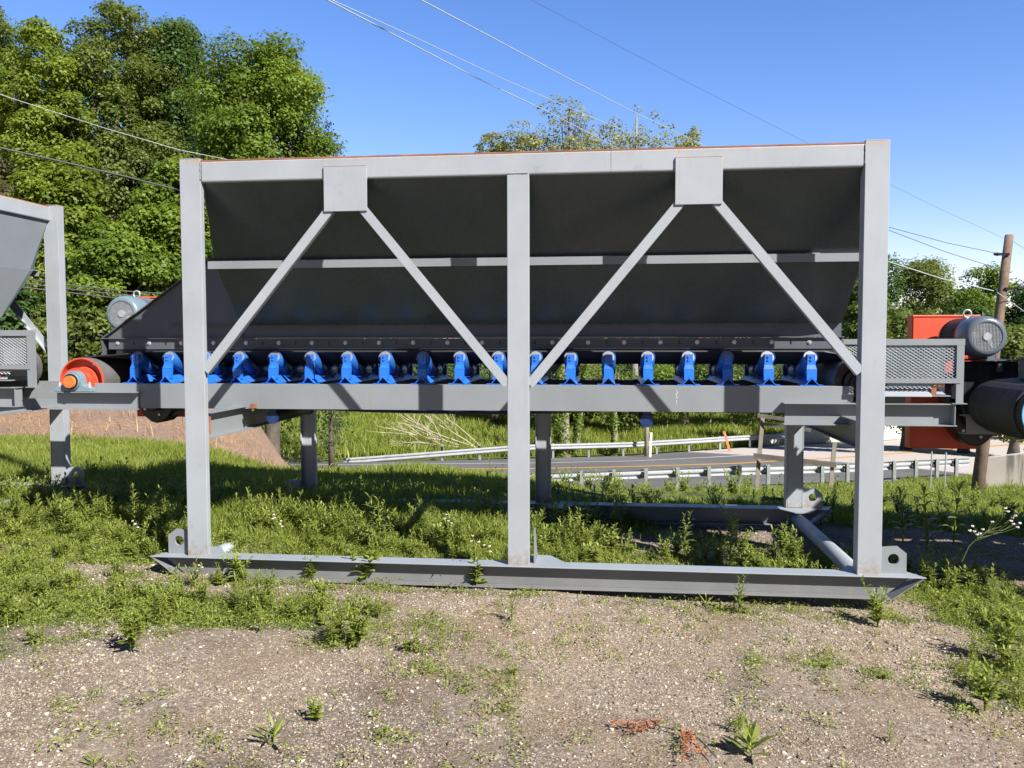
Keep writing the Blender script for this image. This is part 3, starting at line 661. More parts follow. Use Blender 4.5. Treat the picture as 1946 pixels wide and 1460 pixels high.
    for x in (-2.05, .90):
        m = MB(); m.tube([(x,.79,1.095), (x,1.52,1.095)], .052, 24); r_ = m.build('return_roller', MT['rubber'], T, smooth=True)
        for y in (.755, 1.555):
            m = MB(); m.box(x-.030,x+.030,y,y+.006,1.05,1.1568); m.tube([(x,y-.006,1.085), (x,y+.012,1.085)], .050, 24); m.build('roller_bracket', MT['navy'], r_)
    # pulleys
    def pulley(cx, rimmat, drum, yf=.742, yb=1.57, sm_='shaft', sy=.575, brg=True):
        m = MB(); cz = 1.372
        m.tube([(cx,yf+.012,cz), (cx,yb-.012,cz)], .189, 48, cap=False)
        for k in range(26):
            a = k*2*math.pi/26
            p = Vector((cx+math.cos(a)*.1885, yf+.013, cz+math.sin(a)*.1885)); q = Vector((cx+math.cos(a+.55)*.1885, (yf+yb)/2, cz+math.sin(a+.55)*.1885))
            mid = (p+q)/2; mid.x = cx+math.cos(a+.275)*.1895; mid.z = cz+math.sin(a+.275)*.1895
            m.tube([p, mid, q], .0022, 4, cap=False)
        o = m.build('pulley', drum, T, smooth=True)
        m = MB(); n = 48
        ring = [(yf+.012,.189),(yf,.189),(yf,.178),(yf+.055,.176),(yf+.058,.120),(yf+.030,.108),(yf+.028,.075),(yf-.01,.072),(yf-.01,.03)]
        for yy, r in ring: m.v += [(cx+math.cos(2*math.pi*k/n)*r, yy, cz+math.sin(2*math.pi*k/n)*r) for k in range(n)]
        for i in range(len(ring)-1):
            for k in range(n): k2 = (k+1) % n; m.f.append((i*n+k, i*n+k2, (i+1)*n+k2, (i+1)*n+k))
        m.build('rim', rimmat, o, smooth=False)
        m = MB(); m.tube([(cx,sy,cz), (cx,.77,cz)], .049, 28); m.build('shaft', MT[sm_], o, smooth=True)
        if not brg: return o
        # pillow block on the stub beam
        pb = []
        for t in np.linspace(math.pi, 0, 15): pb.append((cx+.078*math.cos(t), cz+.008+.078*math.sin(t)))
        z0 = 1.2915; prof = [(cx-.155,z0),(cx-.155,z0+.030),(cx-.105,z0+.042),(cx-.085,z0+.06)]+pb+[(cx+.085,z0+.06),(cx+.105,z0+.042),(cx+.155,z0+.030),(cx+.155,z0)]
        m = MB(); m.ext([(p[0],p[1]) for p in prof], (0,.622,0), (1,0,0), (0,0,1), (0,.070,0))
        m.tube([(cx,.600,cz), (cx,.622,cz)], .070, 28)
        bb = m.build('bearing', MT['housing'], T, bevel=.004)
        m = MB(); m.tube([(cx,.596,cz), (cx,.5999,cz)], .064, 28); m.build('seal', MT['black'], bb)
        for s in (-1, 1):
            m = MB(); m.tube([(cx+s*.128,.655,z0+.030), (cx+s*.128,.655,z0+.052), (cx+s*.128,.655,z0+.075)], [.015,.013,.007], 8)
            m.build('anchor_bolt', MT['galv'], bb)
        return o
    pulley(-3.66, MT['orange'], MT['lag'])
    pulley(2.45, MT['black'], MT['lag'], sm_='black', sy=.70, brg=False)
    m = MB(); m.box(-3.592,-3.552,.796,.798,1.498,1.520); m.build('data_plate', MT['galv'], T)
    # head end guards, expanded metal in angle frames, near and far side
    for y, x0, x1 in ((.60, 2.42, 3.115), (1.71, 2.46, 2.80)):
        m = MB()
        m.box(x0,x1,y,y+.008,1.655,1.700); m.box(x0,x1,y+.0082,y+.045,1.693,1.700)
        m.box(x1-.053,x1-.003,y+.001,y+.009,1.242,1.6548); m.box(x1-.011,x1-.003,y+.0092,y+.045,1.242,1.69)
        m.box(x0,x1-.025,y-.004,y+.0008,1.385,1.420); m.box(x0,x0+.04,y+.001,y+.009,1.42,1.6548)
        m.box(x1-.075,x1+.025,y,y+.06,1.236,1.2415)
        gd = m.build('guard', MT['grey2'], T)
        ms = mesh_screen(x0+.02, x1-.05, 1.412, 1.662, y+.012, .034, .0115, .0030); ms.build('mesh_panel', MT['galv'], gd)
        ms = mesh_screen(x0+.02, min(2.90, x1-.05), 1.345, 1.390, y+.012, .034, .0115, .0030); ms.build('mesh_panel', MT['galv'], gd)
        if y < 1: mesh_screen(2.80, x1-.06, 1.412, 1.662, y+.075, .034, .0115, .0030).build('mesh_panel', MT['galv'], gd)
    m = MB(); m.box(2.55,3.16,1.06,1.066,1.26,1.66); m.box(3.155,3.16,1.067,1.45,1.26,1.66); m.build('dark_backing_plate', MT['greyshade'], T)  # dark plate added behind the mesh to hide the sunlit orange guard
    m = MB(); m.slab([(2.45,.60,1.285), (2.90,.60,1.285), (2.90,.66,1.345), (2.45,.66,1.345)], .006); m.box(2.905,3.03,.61,.70,1.290,1.296); m.slab([(2.905,.62,1.30), (3.0,.62,1.30), (2.96,.69,1.345), (2.905,.69,1.345)], .005)
    tk = m.build('takeup_frame', MT['skid'], T)
    m = MB(); m.box(2.90,2.935,.615,.68,1.297,1.352); m.tube([(2.92,.66,1.365), (3.0,.66,1.362)], .01, 8); m.build('rusty_bolt', MT['rust'], tk)
    m = MB(); m.box(3.062,3.068,.615,.70,1.083,1.229); m.build('end_plate', MT['grey2'], T)
    # idlers
    first = None
    for x in IDX:
        if first is None: first = make_idler(); o = first
        else: o = copy_tree(first)
        o.parent = T; o.location = (x+rnd.uniform(-.004,.004), 0, 0); o.rotation_euler = (0, 0, rnd.uniform(-.006,.006))
    return T
def make_drive(T, dz, motmat, dx=0):
    # motor on a shelf, belt guard behind it, shaft-mounted reducer below
    fan_motor(motmat, T, (3.51, 1.18, 1.717+dz))
    m = MB(); m.box(3.22,3.80,1.30,1.80,1.528+dz,1.536+dz)
    for x in (3.33, 3.66): m.box(x,x+.03,1.32,1.36,1.44+dz,1.5275+dz)
    m.build('motor_shelf', MT['greym'], T)
    m = MB(); m.box(3.205,3.76,1.90,2.03,.755+dz,1.905+dz); bg_ = m.build('belt_guard', MT['orange'], T, bevel=.006)
    m = MB(); m.box(3.212,3.216,1.893,1.8999,.765+dz,1.895+dz); m.box(3.216,3.75,1.893,1.8999,1.891+dz,1.896+dz); m.build('cover_seam', MT['orange'], bg_)
    m = MB(); c = (3.60, 1.20+dz*.3)
    prof = [(c[0]+.225*math.cos(t)*(1 if math.sin(t) > 0 else .92), c[1]+.20*math.sin(t)*(1 if math.sin(t) > 0 else 1.9)) for t in np.linspace(0, 2*math.pi, 25)[:-1]]
    m.ext(prof, (0,1.55,0), (1,0,0), (0,0,1), (0,.22,0)); m.ext([(c[0]+(p[0]-c[0])*.7, c[1]+(p[1]-c[1])*.7) for p in prof], (0,1.46,0), (1,0,0), (0,0,1), (0,.089,0))
    rd = m.build('gear_reducer', MT['black'], T, bevel=.01)
    m = MB()
    for a in (.3, 1.2, 2.1, 3.3, 4.1, 4.9, 5.8): m.tube([(c[0]+.18*math.cos(a), 1.548, c[1]+.17*math.sin(a)*(1 if math.sin(a) > 0 else 1.8)), (c[0]+.18*math.cos(a), 1.535, c[1]+.17*math.sin(a)*(1 if math.sin(a) > 0 else 1.8))], .012, 6)
    m.build('bolt', MT['galv'], rd)
    m = MB(); m.box(3.36,3.86,1.44,1.449,1.22,1.52+dz); m.build('drive_bracket', MT['black'], T)
    m = MB(); m.bar((3.60,1.60,.86+dz*.3), (4.05,1.60,1.03), .03, .02, (0,0,1)); m.build('torque_arm', MT['black'], T)
main = make_feeder()
right = copy_tree(main); right.location = (7.13, -.63, -.165)
left = copy_tree(main); left.location = (-7.25, .04, .085)
for ch in left.children:
    if ch.name.startswith('guard'): ch.location.x = .13
for ch in [c for c in left.children if c.name.startswith('guard') and min(v.co.y for v in c.data.vertices) > 1]:
    for c2 in list(ch.children): bpy.data.objects.remove(c2)
    bpy.data.objects.remove(ch)
make_drive(main, 0, MT['motor'])
def drop(o):
    for c in list(o.children): drop(c)
    bpy.data.objects.remove(o)
for T_ in (left, right):
    for ch in [c for c in T_.children if c.name.startswith('dark_backing_plate')]: drop(ch)
kids = set(left.children); make_drive(left, .13, MT['motor2'])
for ch in left.children:
    if ch not in kids: ch.location.x = .15
# the right hand machine: its near pulley is light blue and the belt is on it
for ch in list(right.children):
    if ch.name.startswith('pulley') and sum(v.co.x for v in ch.data.vertices) < 0:
        ch.data = ch.data.copy(); ch.data.materials[0] = MT['rubber']
        for c2 in ch.children:
            if c2.name.startswith('rim') or c2.name.startswith('shaft'):
                c2.data = c2.data.copy(); c2.data.materials[0] = MT['lblue'] if c2.name.startswith('rim') else MT['housing']
G_ = 'grey steel belt feeders standing in a row on skids'
tag(main, 'whole grey steel hopper feeder in the middle with a row of blue idlers', 'feeder', G_)
tag(left, 'grey hopper feeder cut off by the left edge with pale blue motor', 'feeder', G_)
tag(right, 'feeder cut off by the right edge with light blue ended black pulley', 'feeder', G_)
# ------------------------------------------------------------------ guardrails, walls, poles, wires
def wbeam(path, name, mat, parent, face):
    prof = [(0,0),(.03,.012),(.075,.05),(.075,.09),(.01,.135),(.01,.175),(.075,.22),(.075,.26),(.03,.298),(0,.31)]
    prof = prof+[(a-.006, b) for a, b in prof[::-1]]; n = len(prof); m = MB()
    for i, p in enumerate(path):
        p = Vector(p); a = Vector(path[max(i-1, 0)]); b = Vector(path[min(i+1, len(path)-1)]); d = (b-a); nrm = Vector((d.y, -d.x, 0)).normalized()*face
        m.v += [tuple(p+nrm*q[0]+Vector((0, 0, q[1]))) for q in prof]
    for i in range(len(path)-1):
        for k in range(n):
            k2 = (k+1) % n; m.f.append((i*n+k, i*n+k2, (i+1)*n+k2, (i+1)*n+k))
    m.f.append(tuple(range(n))); m.f.append(tuple(range((len(path)-1)*n, len(path)*n)))
    return m.build(name, mat, parent)
def guardrail(cv, xa, xb, off, label, face, sp, post_off, taper=0):
    T = empty('guardrail', (0, 0, 0)); tag(T, label, 'guardrail')
    path = []
    for x in np.linspace(xa, xb, int((xb-xa)/1.0)+2):
        y = float(ic(cv, x, 1))+off; h = .47
        if taper: h = -.10+.57*min(1, max(0, (x-xa)/taper))
        path.append((x, y, gzs2(x, y)+.02+h))
    wbeam(path, 'rail_beam', MT['rail'], T, face)
    x = xa+(taper*.55 if taper else .3); pm = None
    while x < xb:
        y = float(ic(cv, x, 1))+off+post_off; z = gzs2(x, y)
        if pm is None:
            m = MB(); m.ext(isec(.11,.16,.008,.008), (0,-.08,0), (1,0,0), (0,1,0), (0,0,1.05)); pm = m.build('rail_post', MT['galv'], T); pm.location = (x, y, z-.22); o = pm
            b = MB(); b.box(-.07,.07,min(.081,-.081),max(.081,-.081)*1.0 if False else -.0805,.62,1.0) if False else b.box(-.06,.06,-(post_off)*.62-.03,-(post_off)*.62+.03,.70,1.0)
            b.build('spacer_block', MT['black'], o)
        else:
            o = copy_tree(pm); o.parent = T; o.location = (x, y, z-.22)
        x += sp
    return T
xL = at(655, 880, d=43.5).x; xR = at(1500, 845, d=53).x
guardrail(FE, xL, xR, -.35, 'pale steel guardrail across the far side of the road, its left end on the ground', 1, 1.9, .14, taper=9)
xL = at(900, 948, d=27).x; xR = at(1850, 908, d=34).x
guardrail(NE, xL, xR, .25, 'guardrail on the near side of the road seen from behind with its posts', -1, 1.05, -.16)
# bridge parapet wall beyond the road
def wall(name, label, pts, th, mat, cat='wall'):
    """pts: (x, y, zbottom, ztop)"""
    m = MB()
    for (a, b) in zip(pts, pts[1:]):
        d = Vector((b[0]-a[0], b[1]-a[1], 0)).normalized(); n = Vector((-d.y, d.x, 0))*th
        v = [(a[0],a[1],a[2]),(b[0],b[1],b[2]),(b[0],b[1],b[3]),(a[0],a[1],a[3])]; v2 = [(p[0]+n.x,p[1]+n.y,p[2]) for p in v]
        m.add(v+v2, [(0,1,2,3),(7,6,5,4),(3,2,6,7),(1,0,4,5),(0,3,7,4),(2,1,5,6)])
    o = m.build(name, mat); tag(o, label, cat); return o
pts = []
for px, top in ((1455, 838), (1530, 813), (1610, 800), (1740, 794), (1900, 788), (2200, 770)):
    x = float(np.interp(px, ST, [float(at(p, y, d=d).x) for p, y, d in zip(ST, [880,880,880,877,873,867,853,842,833,823,808], [43.5,43.5,43.5,44,45,47,50,54,58,66,80])]))
    y = float(ic(FE, x, 1))+.6; z = gzs2(x, y-.6); dd = (Vector((x, y, z))-CAM).dot(fw)
    pts.append((x, y, z-.3, CAM.z-(top-647)/F*dd))
wall('bridge_parapet', 'long pale sunlit concrete wall beyond the road', pts, .4, MT['conc'])
a, b = at(1864, 872, d=23.5), at(2150, 842, d=22.0)
wall('retaining_wall', 'concrete wall with dark drip stains behind the utility pole', [(a.x, a.y, -4.5, a.z), ((a.x+b.x)/2, (a.y+b.y)/2, -4.5, (a.z+b.z)/2), (b.x, b.y, -4.5, b.z)], .35, None)
def stain_mat():
    m, nt, b = newmat('stained_concrete'); L = nt.links; tc = N(nt, 'ShaderNodeTexCoord').outputs['Object']
    mp = N(nt, 'ShaderNodeMapping'); mp.inputs['Scale'].default_value = (3.2, 3.2, .35); L.new(tc, mp.inputs[0])
    n = N(nt, 'ShaderNodeTexNoise', Scale=1.3, Detail=6., Roughness=.6); L.new(mp.outputs[0], n.inputs[0])
    n2 = N(nt, 'ShaderNodeTexNoise', Scale=1.2, Detail=4.); L.new(tc, n2.inputs[0])
    c = ramp(nt, n2.outputs[0], [(.3, (.50,.43,.37)), (.7, (.60,.53,.46))]).outputs[0]
    c = mixc(nt, ramp(nt, n.outputs[0], [(.52, 0.), (.66, .85)]).outputs[0], c, (.14, .12, .10))
    L.new(c, b.inputs['Base Color']); b.inputs['Roughness'].default_value = .9; return m
rw = bpy.data.objects['retaining_wall']; rw.data.materials.clear(); rw.data.materials.append(stain_mat())
# utility pole
pb_, pt_ = at(1856, 945, d=21), at(1918, 448, d=21.8); pole = empty('utility_pole', tuple(pb_)); tag(pole, 'leaning brown wooden utility pole near the right edge', 'utility pole')
dv = (pt_-pb_); pl = lambda t: dv*t
m = MB(); m.tube([pl(-.08), pl(.25), pl(.5), pl(.75), pl(1)], [.155,.145,.13,.115,.105], 20); m.build('pole_shaft', MT['pole'], pole, smooth=True)
for t, sx, ln in ((.925, -1, .28), (.79, 1, .30), (.61, -1, .22)):
    m = MB(); c = pl(t); m.box(c.x+min(0, sx*ln)-.0, c.x+max(0, sx*ln), c.y-.16, c.y-.11, c.z-.035, c.z+.03); m.tube([(c.x+sx*ln, c.y-.135, c.z), (c.x+sx*(ln+.1), c.y-.135, c.z)], [.05, .03], 10); m.build('insulator_bracket', MT['black'], pole)
def wire(name, label, pts, r, mat, grp=None):
    """hanging cable through surveyed points"""
    P = [np.array(p, float) for p in pts]; out = []
    for i in range(len(P)-1):
        for t in np.linspace(0, 1, 14)[(0 if i == 0 else 1):]:
            p = P[i]*(1-t)+P[i+1]*t; out.append(tuple(p))
    m = MB(); m.tube(out, r, 6); o = m.build(name, mat, smooth=True); tag(o, label, 'power line', grp); return o
def wp(*L): return [tuple(at(px, py, d=d)) for px, py, d in L]
wire('power_line', 'lowest of the three pale cables crossing the sky above the hopper', wp((380,-110,12),(622,0,14.5),(760,72,17),(909,150,21),(1040,212,26),(1178,284,33),(1330,356,43)), .012, MT['cablel'])
wire('power_line', 'middle of the three pale cables crossing the sky above the hopper', wp((390,-118,12),(632,1,14.5),(790,72,17.5),(955,150,22),(1110,217,27),(1266,282,34),(1420,340,44)), .009, MT['cablel'])
wire('power_line', 'uppermost of the three pale cables crossing the sky above the hopper', wp((560,-115,12),(800,0,15),(940,74,18),(1081,150,22),(1210,216,27),(1340,278,33),(1500,350,43)), .011, MT['cablel'])
wire('power_line', 'thin faint wire high in the sky running down to the top of the pole', wp((860,-80,16),(1010,0,17),(1290,148,19),(1530,270,20.5),(1760,385,21.4),(1912,455,21.7)), .0035, MT['cable'])
wire('power_line', 'thin wire leaving the pole top towards the right edge', wp((1918,455,21.8),(1946,472,23),(2100,560,30)), .005, MT['cable'])
wire('power_line', 'upper of two wires between the right post and the pole bracket', wp((1400,345,17),(1690,432,19.5),(1800,462,20.6),(1897,482,21.5)), .007, MT['cable'])
wire('power_line', 'lower of two wires between the right post and the pole bracket', wp((1400,330,17),(1690,438,19.5),(1800,480,20.6),(1905,513,21.4)), .007, MT['cable'])
wire('power_line', 'pale wire sloping from behind the right post to the middle of the pole', wp((1400,405,16),(1690,498,19),(1790,530,20.2),(1888,553,21.1)), .012, MT['cablel'])
wire('power_line', 'pale wire sloping from the middle of the pole to the right edge', wp((1895,556,21.1),(1946,592,22),(2100,690,25)), .012, MT['cablel'])
wire('power_line', 'thick dark cable in front of the trees ending behind the left post', wp((-250,215,13),(0,281,14),(120,308,14.6),(240,336,15.2),(341,362,15.8),(480,402,16.6)), .017, MT['cable'])
wire('power_line', 'thin pale wire in front of the tall trees above the thick cable', wp((-150,128,15),(25,188,16),(200,244,17.5),(340,285,18.5),(415,300,19),(560,330,20)), .007, MT['cablel'])
wire('power_line', 'top one of three cables running behind the left motor', wp((-200,496,14),(0,524,15),(110,539,15.6),(232,553,16.3),(330,560,17)), .012, MT['cable'])
wire('power_line', 'middle one of three cables running behind the left motor', wp((-200,506,14),(0,532,15),(110,547,15.6),(225,560,16.3),(330,568,17)), .012, MT['cable'])
wire('power_line', 'bottom one of three cables running behind the left motor', wp((-200,518,14),(0,541,15),(110,554,15.6),(215,566,16.3),(330,576,17)), .014, MT['cable'])
# wooden sign frame seen from behind
fr = empty('sign_frame', tuple(at(1437, 930, d=21.5))); tag(fr, 'weathered wooden post frame with a sloping board beside the road', 'wooden frame'); o0 = at(1437, 930, d=21.5)
def rel(px, py, d): return at(px, py, d=d)-o0
for p, q in ((rel(1436,945,21.5), rel(1450,788,21.5)), (rel(1577,945,20.5), rel(1586,842,20.5))):
    m = MB(); m.bar(p, q, .10, .05, (1,0,0)); m.build('post', MT['wood'], fr)
for p, q, w_ in ((rel(1432,866,21.45), rel(1590,884,20.4), .13), (rel(1440,790,21.45), rel(1540,803,20.8), .09), (rel(1452,806,21.45), rel(1540,818,20.8), .08)):
    m = MB(); m.bar(p, q, w_, .04, (0,0,1)); m.build('board', MT['wood'], fr)
for px, y0, y1, d, nm_ in ((1767, 932, 858, 24, 'left of two thin metal stakes on the grass slope below the orange guard'), (1794, 930, 860, 24, 'right of two thin metal stakes on the grass slope below the orange guard')):
    m = MB(); m.tube([tuple(at(px, y0+15, d=d)), tuple(at(px+4, y1, d=d))], .022, 8); o = m.build('metal_stake', MT['galv']); tag(o, nm_, 'stake')
m = MB(); m.tube([tuple(at(1228, 880, d=46)), tuple(at(1230, 760, d=46))], .12, 12); o = m.build('roadside_post', MT['barkl'], smooth=True); tag(o, 'pale wooden post behind the far guardrail under the hanging roller', 'post')
m = MB(); m.bar(tuple(at(1235, 880, d=45)), tuple(at(1238, 822, d=45)), .12, .03, (1,0,0)); o = m.build('marker_post', MT['white']); tag(o, 'short white marker post behind the far guardrail', 'marker post')
m = MB(); m.bar(tuple(at(1388, 862, d=47.5)), tuple(at(1376, 820, d=48)), .13, .03, (1,0,0)); o = m.build('marker_post', MT['markr']); tag(o, 'leaning orange marker post behind the far guardrail', 'marker post')
# small sheet lying on the skid and brush pile beyond the road
def branchy(name, label, cat, base, starts, seed, mat, L=3.2, r=.03):
    R_ = random.Random(seed); m = MB()
    def grow(p, d, l, r, lv):
        pts = [p]; n = 5
        for i in range(n):
            d = (d+Vector((R_.uniform(-.18,.18), R_.uniform(-.18,.18), R_.uniform(-.12,.14)))).normalized(); pts.append(pts[-1]+d*l/n)
        m.tube(pts, [r*(1-.13*i) for i in range(len(pts))], 5, cap=False)
        if lv > 0:
            for k in range(3):
                q = pts[R_.randint(2, n)]; dd = (d+Vector((R_.uniform(-.8,.8), R_.uniform(-.4,.4), R_.uniform(-.2,.7)))).normalized(); grow(q, dd, l*.6, r*.6, lv-1)
    for s_ in range(starts):
        a = R_.uniform(-.5, .9); grow(Vector((R_.uniform(-1.5,1.5), R_.uniform(-.4,.4), .12)), Vector((-math.cos(a), .1, abs(math.sin(a))*.7+.1)), L*R_.uniform(.7,1.2), r, 2)
    o = m.build(name, mat); o.location = base; tag(o, label, cat); return o
bp_ = at(880, 862, d=47.5); branchy('dead_branches', 'bare pale fallen branches heaped behind the lying end of the guardrail', 'branches', (bp_.x, bp_.y, gzs(bp_.x, bp_.y)+.1), 8, 3, MT['stick'], 3.0, .035)
# ------------------------------------------------------------------ trees
def unit(a): return a/np.maximum(np.linalg.norm(a, axis=1, keepdims=True), 1e-6)
def leafmesh(name, P, Nr, size, asp=.62, seed=0, fold=.12, v=None):
    r = np.random.default_rng(seed); n = len(P); Nr = unit(Nr)
    t = unit(np.cross(Nr, r.normal(size=(n, 3)))); b = np.cross(Nr, t); s = (size*r.uniform(.6, 1.35, n))[:, None]
    V = np.stack([P-t*s*.5, P+b*s*asp*.5+Nr*s*fold, P+t*s*.5, P-b*s*asp*.5+Nr*s*fold], 1).reshape(-1, 3)
    Fq = np.arange(n*4).reshape(n, 4)
    vv = r.uniform(0, 1, n) if v is None else v
    return npmesh(name, V, Fq, {'v': np.repeat(vv, 4)})
def crown_pts(rx, ry, rz, npuff, nleaf, pr, seed, hollow=.5, flat=.75, shape='round', out=.6):
    r = np.random.default_rng(seed); C = []
    while len(C) < npuff:
        p = r.normal(size=3); p /= np.linalg.norm(p); q = p*(hollow+(1-hollow)*r.random()**.5)
        if shape == 'cone': h = (q[2]+1)/2; q[:2] *= 1.15*(1-h)**.8+.08
        if shape == 'round' and q[2] < -.55 and r.random() < .5: continue
        C.append(q*np.array([rx, ry, rz]))
    C = np.array(C); prs = pr*r.uniform(.55, 1.35, npuff)
    w_ = prs**2; w_ /= w_.sum(); idx = r.choice(npuff, nleaf, p=w_)
    d = unit(r.normal(size=(nleaf, 3))); d[:, 2] = np.where(r.random(nleaf) < .45, np.abs(d[:, 2]), d[:, 2])
    rad = prs[idx]*(.35+.75*r.random(nleaf)**.6)*(1+.25*np.sin(d[:, 0]*7+idx)*np.cos(d[:, 1]*6+idx*2))
    off = d*rad[:, None]; off[:, 2] *= flat
    P = C[idx]+off; outw = unit(C[idx])*.3
    Nn = d*out+outw+np.array([0, 0, .45])+r.normal(size=(nleaf, 3))*.45
    vv = np.clip(.5+.28*np.sin(idx*12.9898)+r.normal(0, .17, nleaf), 0, 1)
    return P, Nn, C, vv
def limb_mesh(trunk_h, crown_c, C, r0, seed, nl=16, lean=0.):
    R_ = random.Random(seed); m = MB(); top = Vector(crown_c)+Vector((0, 0, 0)); pts = []
    for i in range(8):
        t = i/7; pts.append(Vector((lean*t+R_.uniform(-.08,.08)*(i > 0), R_.uniform(-.08,.08)*(i > 0), t*(crown_c[2]*1.25))))
    m.tube(pts, [r0*(1.25 if i == 0 else 1)*(1-.11*i) for i in range(8)], 12)
    idx = list(range(len(C))); R_.shuffle(idx)
    for k in idx[:nl]:
        e = Vector(C[k])+Vector(crown_c); t = R_.uniform(.45, .95); i = min(6, int(t*7)); s = pts[i]
        mid = (s+e)/2+Vector((R_.uniform(-.2,.2), R_.uniform(-.2,.2), R_.uniform(-.1,.3)))
        rr = r0*(1-.11*i)*.42; m.tube([s, s+(mid-s)*.5, mid, mid+(e-mid)*.6, e], [rr, rr*.8, rr*.6, rr*.4, rr*.15], 7, cap=False)
        for q in range(3):
            f = e+Vector((R_.uniform(-.5,.5), R_.uniform(-.5,.5), R_.uniform(0,.6))); m.tube([mid+(e-mid)*.5, f], [rr*.3, rr*.08], 5, cap=False)
    return m
PROTO = {}
def tree(px, d, ytop, wpx, species, label, seed, cat='tree', trunk=.28, bark='bark', nleaf=24000, group=None, zb=None, low=.0, name=None, leaf=.15, depth=1., hollow=.5, npuff=46, pr=.24, nl=16, shape='round'):
    p = at(px, 700, d=d); zg = gzs(p.x, p.y) if zb is None else zb
    ztop = CAM.z+(647-ytop)/F*d; H = ztop-zg; rx = wpx/F*d/2; lowz = H*low
    rz = (H-lowz)/2; cz = lowz+rz
    T = empty(name or 'broadleaf_tree', (p.x, p.y, zg)); tag(T, label, cat, group)
    pw = pr*2.1*rx; P, Nn, C, vv = crown_pts(max(.2*rx, rx-pw*.95), max(.2*rx, rx-pw*.95)*depth, max(.3*rz, rz-pw*.85), int(npuff*max(1, rz/rx*.8)), nleaf, pw, seed, hollow=hollow, shape=shape)
    P[:, 2] += cz; me = leafmesh('crown', P, Nn, leaf, seed=seed, v=vv); link('crown', me, LM[species], T)
    m = limb_mesh(H, (0, 0, cz), C, trunk, seed, nl); m.build('trunk', MT[bark], T, smooth=True)
    return T
LT = [ # px, d, ytop, width, species, label, seed, kwargs
 (-35,33,-25,280,'oak','tall dull green tree at the upper left corner',11,{'low':.22}),
 (95,29,22,235,'lime','tall yellow green tree second from the left edge',12,{'low':.22}),
 (232,31,-12,265,'oak','tallest olive green tree left of the hopper',13,{'low':.22}),
 (338,33,18,250,'dark','dark green tree between the tallest tree and the maple',14,{'low':.22}),
 (514,27,64,330,'maple','bright green round maple behind the left end of the hopper',15,{'low':.36,'nleaf':95000,'pr':.12}),
 (628,36,215,90,'pine','small blue green conifer peeping out right of the maple',16,{'shape':'cone','trunk':.12,'leaf':.10,'name':'conifer_tree','nleaf':9000}),
 (5,24,285,190,'brown','brown needled conifer at the left edge',17,{'shape':'cone','leaf':.09,'name':'conifer_tree','nleaf':26000}),
 (120,23,270,220,'lime','lower lime green tree below the yellow green tree',18,{}),
 (235,22,365,260,'maple','low spreading maple behind the left motor',19,{}),
 (340,23,285,200,'maple','fresh green maple just left of the left post',20,{}),
 (400,25,330,190,'lime','leafy green tree hidden behind the left part of the hopper',21,{'nleaf':14000}),
 (20,20.5,520,170,'dark','dark low tree behind the left guard',22,{'nleaf':14000}),
 (150,20.5,560,190,'oak','low dull green tree left of the pale blue motor',23,{'nleaf':14000}),
 (300,21,590,200,'dark','dark low bush tree behind the orange guard at the left',24,{'nleaf':14000}),
]
for px, d, yt, wd, sp, lb, sd, kw in LT: tree(px, d, yt, wd, sp, lb, sd, **{'leaf': .115 if d < 28 else .125, 'nleaf': 78000, 'hollow': .45, 'npuff': 110, 'pr': .105, 'group': 'trees on the left hillside', **kw})
CT = [(938,57,240,95,'small faint crown at the left end of the olive trees',30),(985,57,228,190,'westernmost small crown of the sparse olive trees above the hopper',31),(1080,57,176,215,'tallest sparse olive tree above the centre of the hopper',32),
      (1205,57,190,250,'widest sparse olive tree above the hopper',33),(1300,57,236,120,'small sparse crown at the right end of the olive trees',34)]
for px, d, yt, wd, lb, sd in CT:
    tree(px, d, yt, wd, 'olive', lb, sd, trunk=.30, bark='barkl' if px > 1100 else 'bark', nleaf=8500, low=.50, leaf=.19, hollow=.2, npuff=130, pr=.075, nl=44, group='sparse olive trees beyond the road', name='sparse_tree')
RT = [(1655,62,455,150,'dark','dark green tree just right of the right post',41),(1760,64,478,170,'oak','round green tree half way between the right post and the pole',42),
      (1868,58,492,150,'maple','pointed green tree just left of the pole',43),(1965,56,508,170,'dark','dark green tree right of the pole',44),
      (1640,46,520,110,'willow','grey green tree seen in the gap under the hopper end and right post',45),(1725,48,545,170,'willow','thin grey green tree behind the orange guard at the right',46),
      (1835,46,560,150,'dark','dark leafy tree behind the dark motor',47),(1930,44,590,150,'oak','green tree behind the pole foot at the right edge',48)]
for px, d, yt, wd, sp, lb, sd in RT: tree(px, d, yt, wd, sp, lb, sd, nleaf=30000, leaf=.21, hollow=.4, npuff=50, pr=.15, group='trees beyond the road on the right')
SH = [(560,64,700),(650,64,705),(730,63,700),(810,64,705),(880,62,695),(950,58,700),(1030,54,690),(1110,56,680),(1190,54,690),(1270,56,680),(1350,57,670),(1430,58,680),(1500,60,672),(1580,62,680)]
SHL = ['first willow shrub right of the left rear leg','second willow shrub beyond the road, behind the lying rail end','willow shrub above the tip of the lying rail','dull willow shrub behind the fallen branches','willow shrub behind the right end of the fallen branches','willow shrub left of the centre post',
 'willow shrub right behind the centre post','willow shrub between the ivy trunks','willow shrub left of the hanging roller','willow shrub right of the hanging roller','willow shrub behind the orange marker','willow shrub left of the wooden frame','bush above the wooden frame','bush seen left of the right post']
for i, (px, d, yt) in enumerate(SH):
    tree(px, d, yt, 130, ('willow','maple','willow','oak')[i % 4], SHL[i], 60+i, cat='shrub', name='willow_shrub', trunk=.06, nleaf=9000, leaf=.20, hollow=.2, npuff=40, pr=.2, nl=20, bark='barkl', group='shrubs beyond the far guardrail')
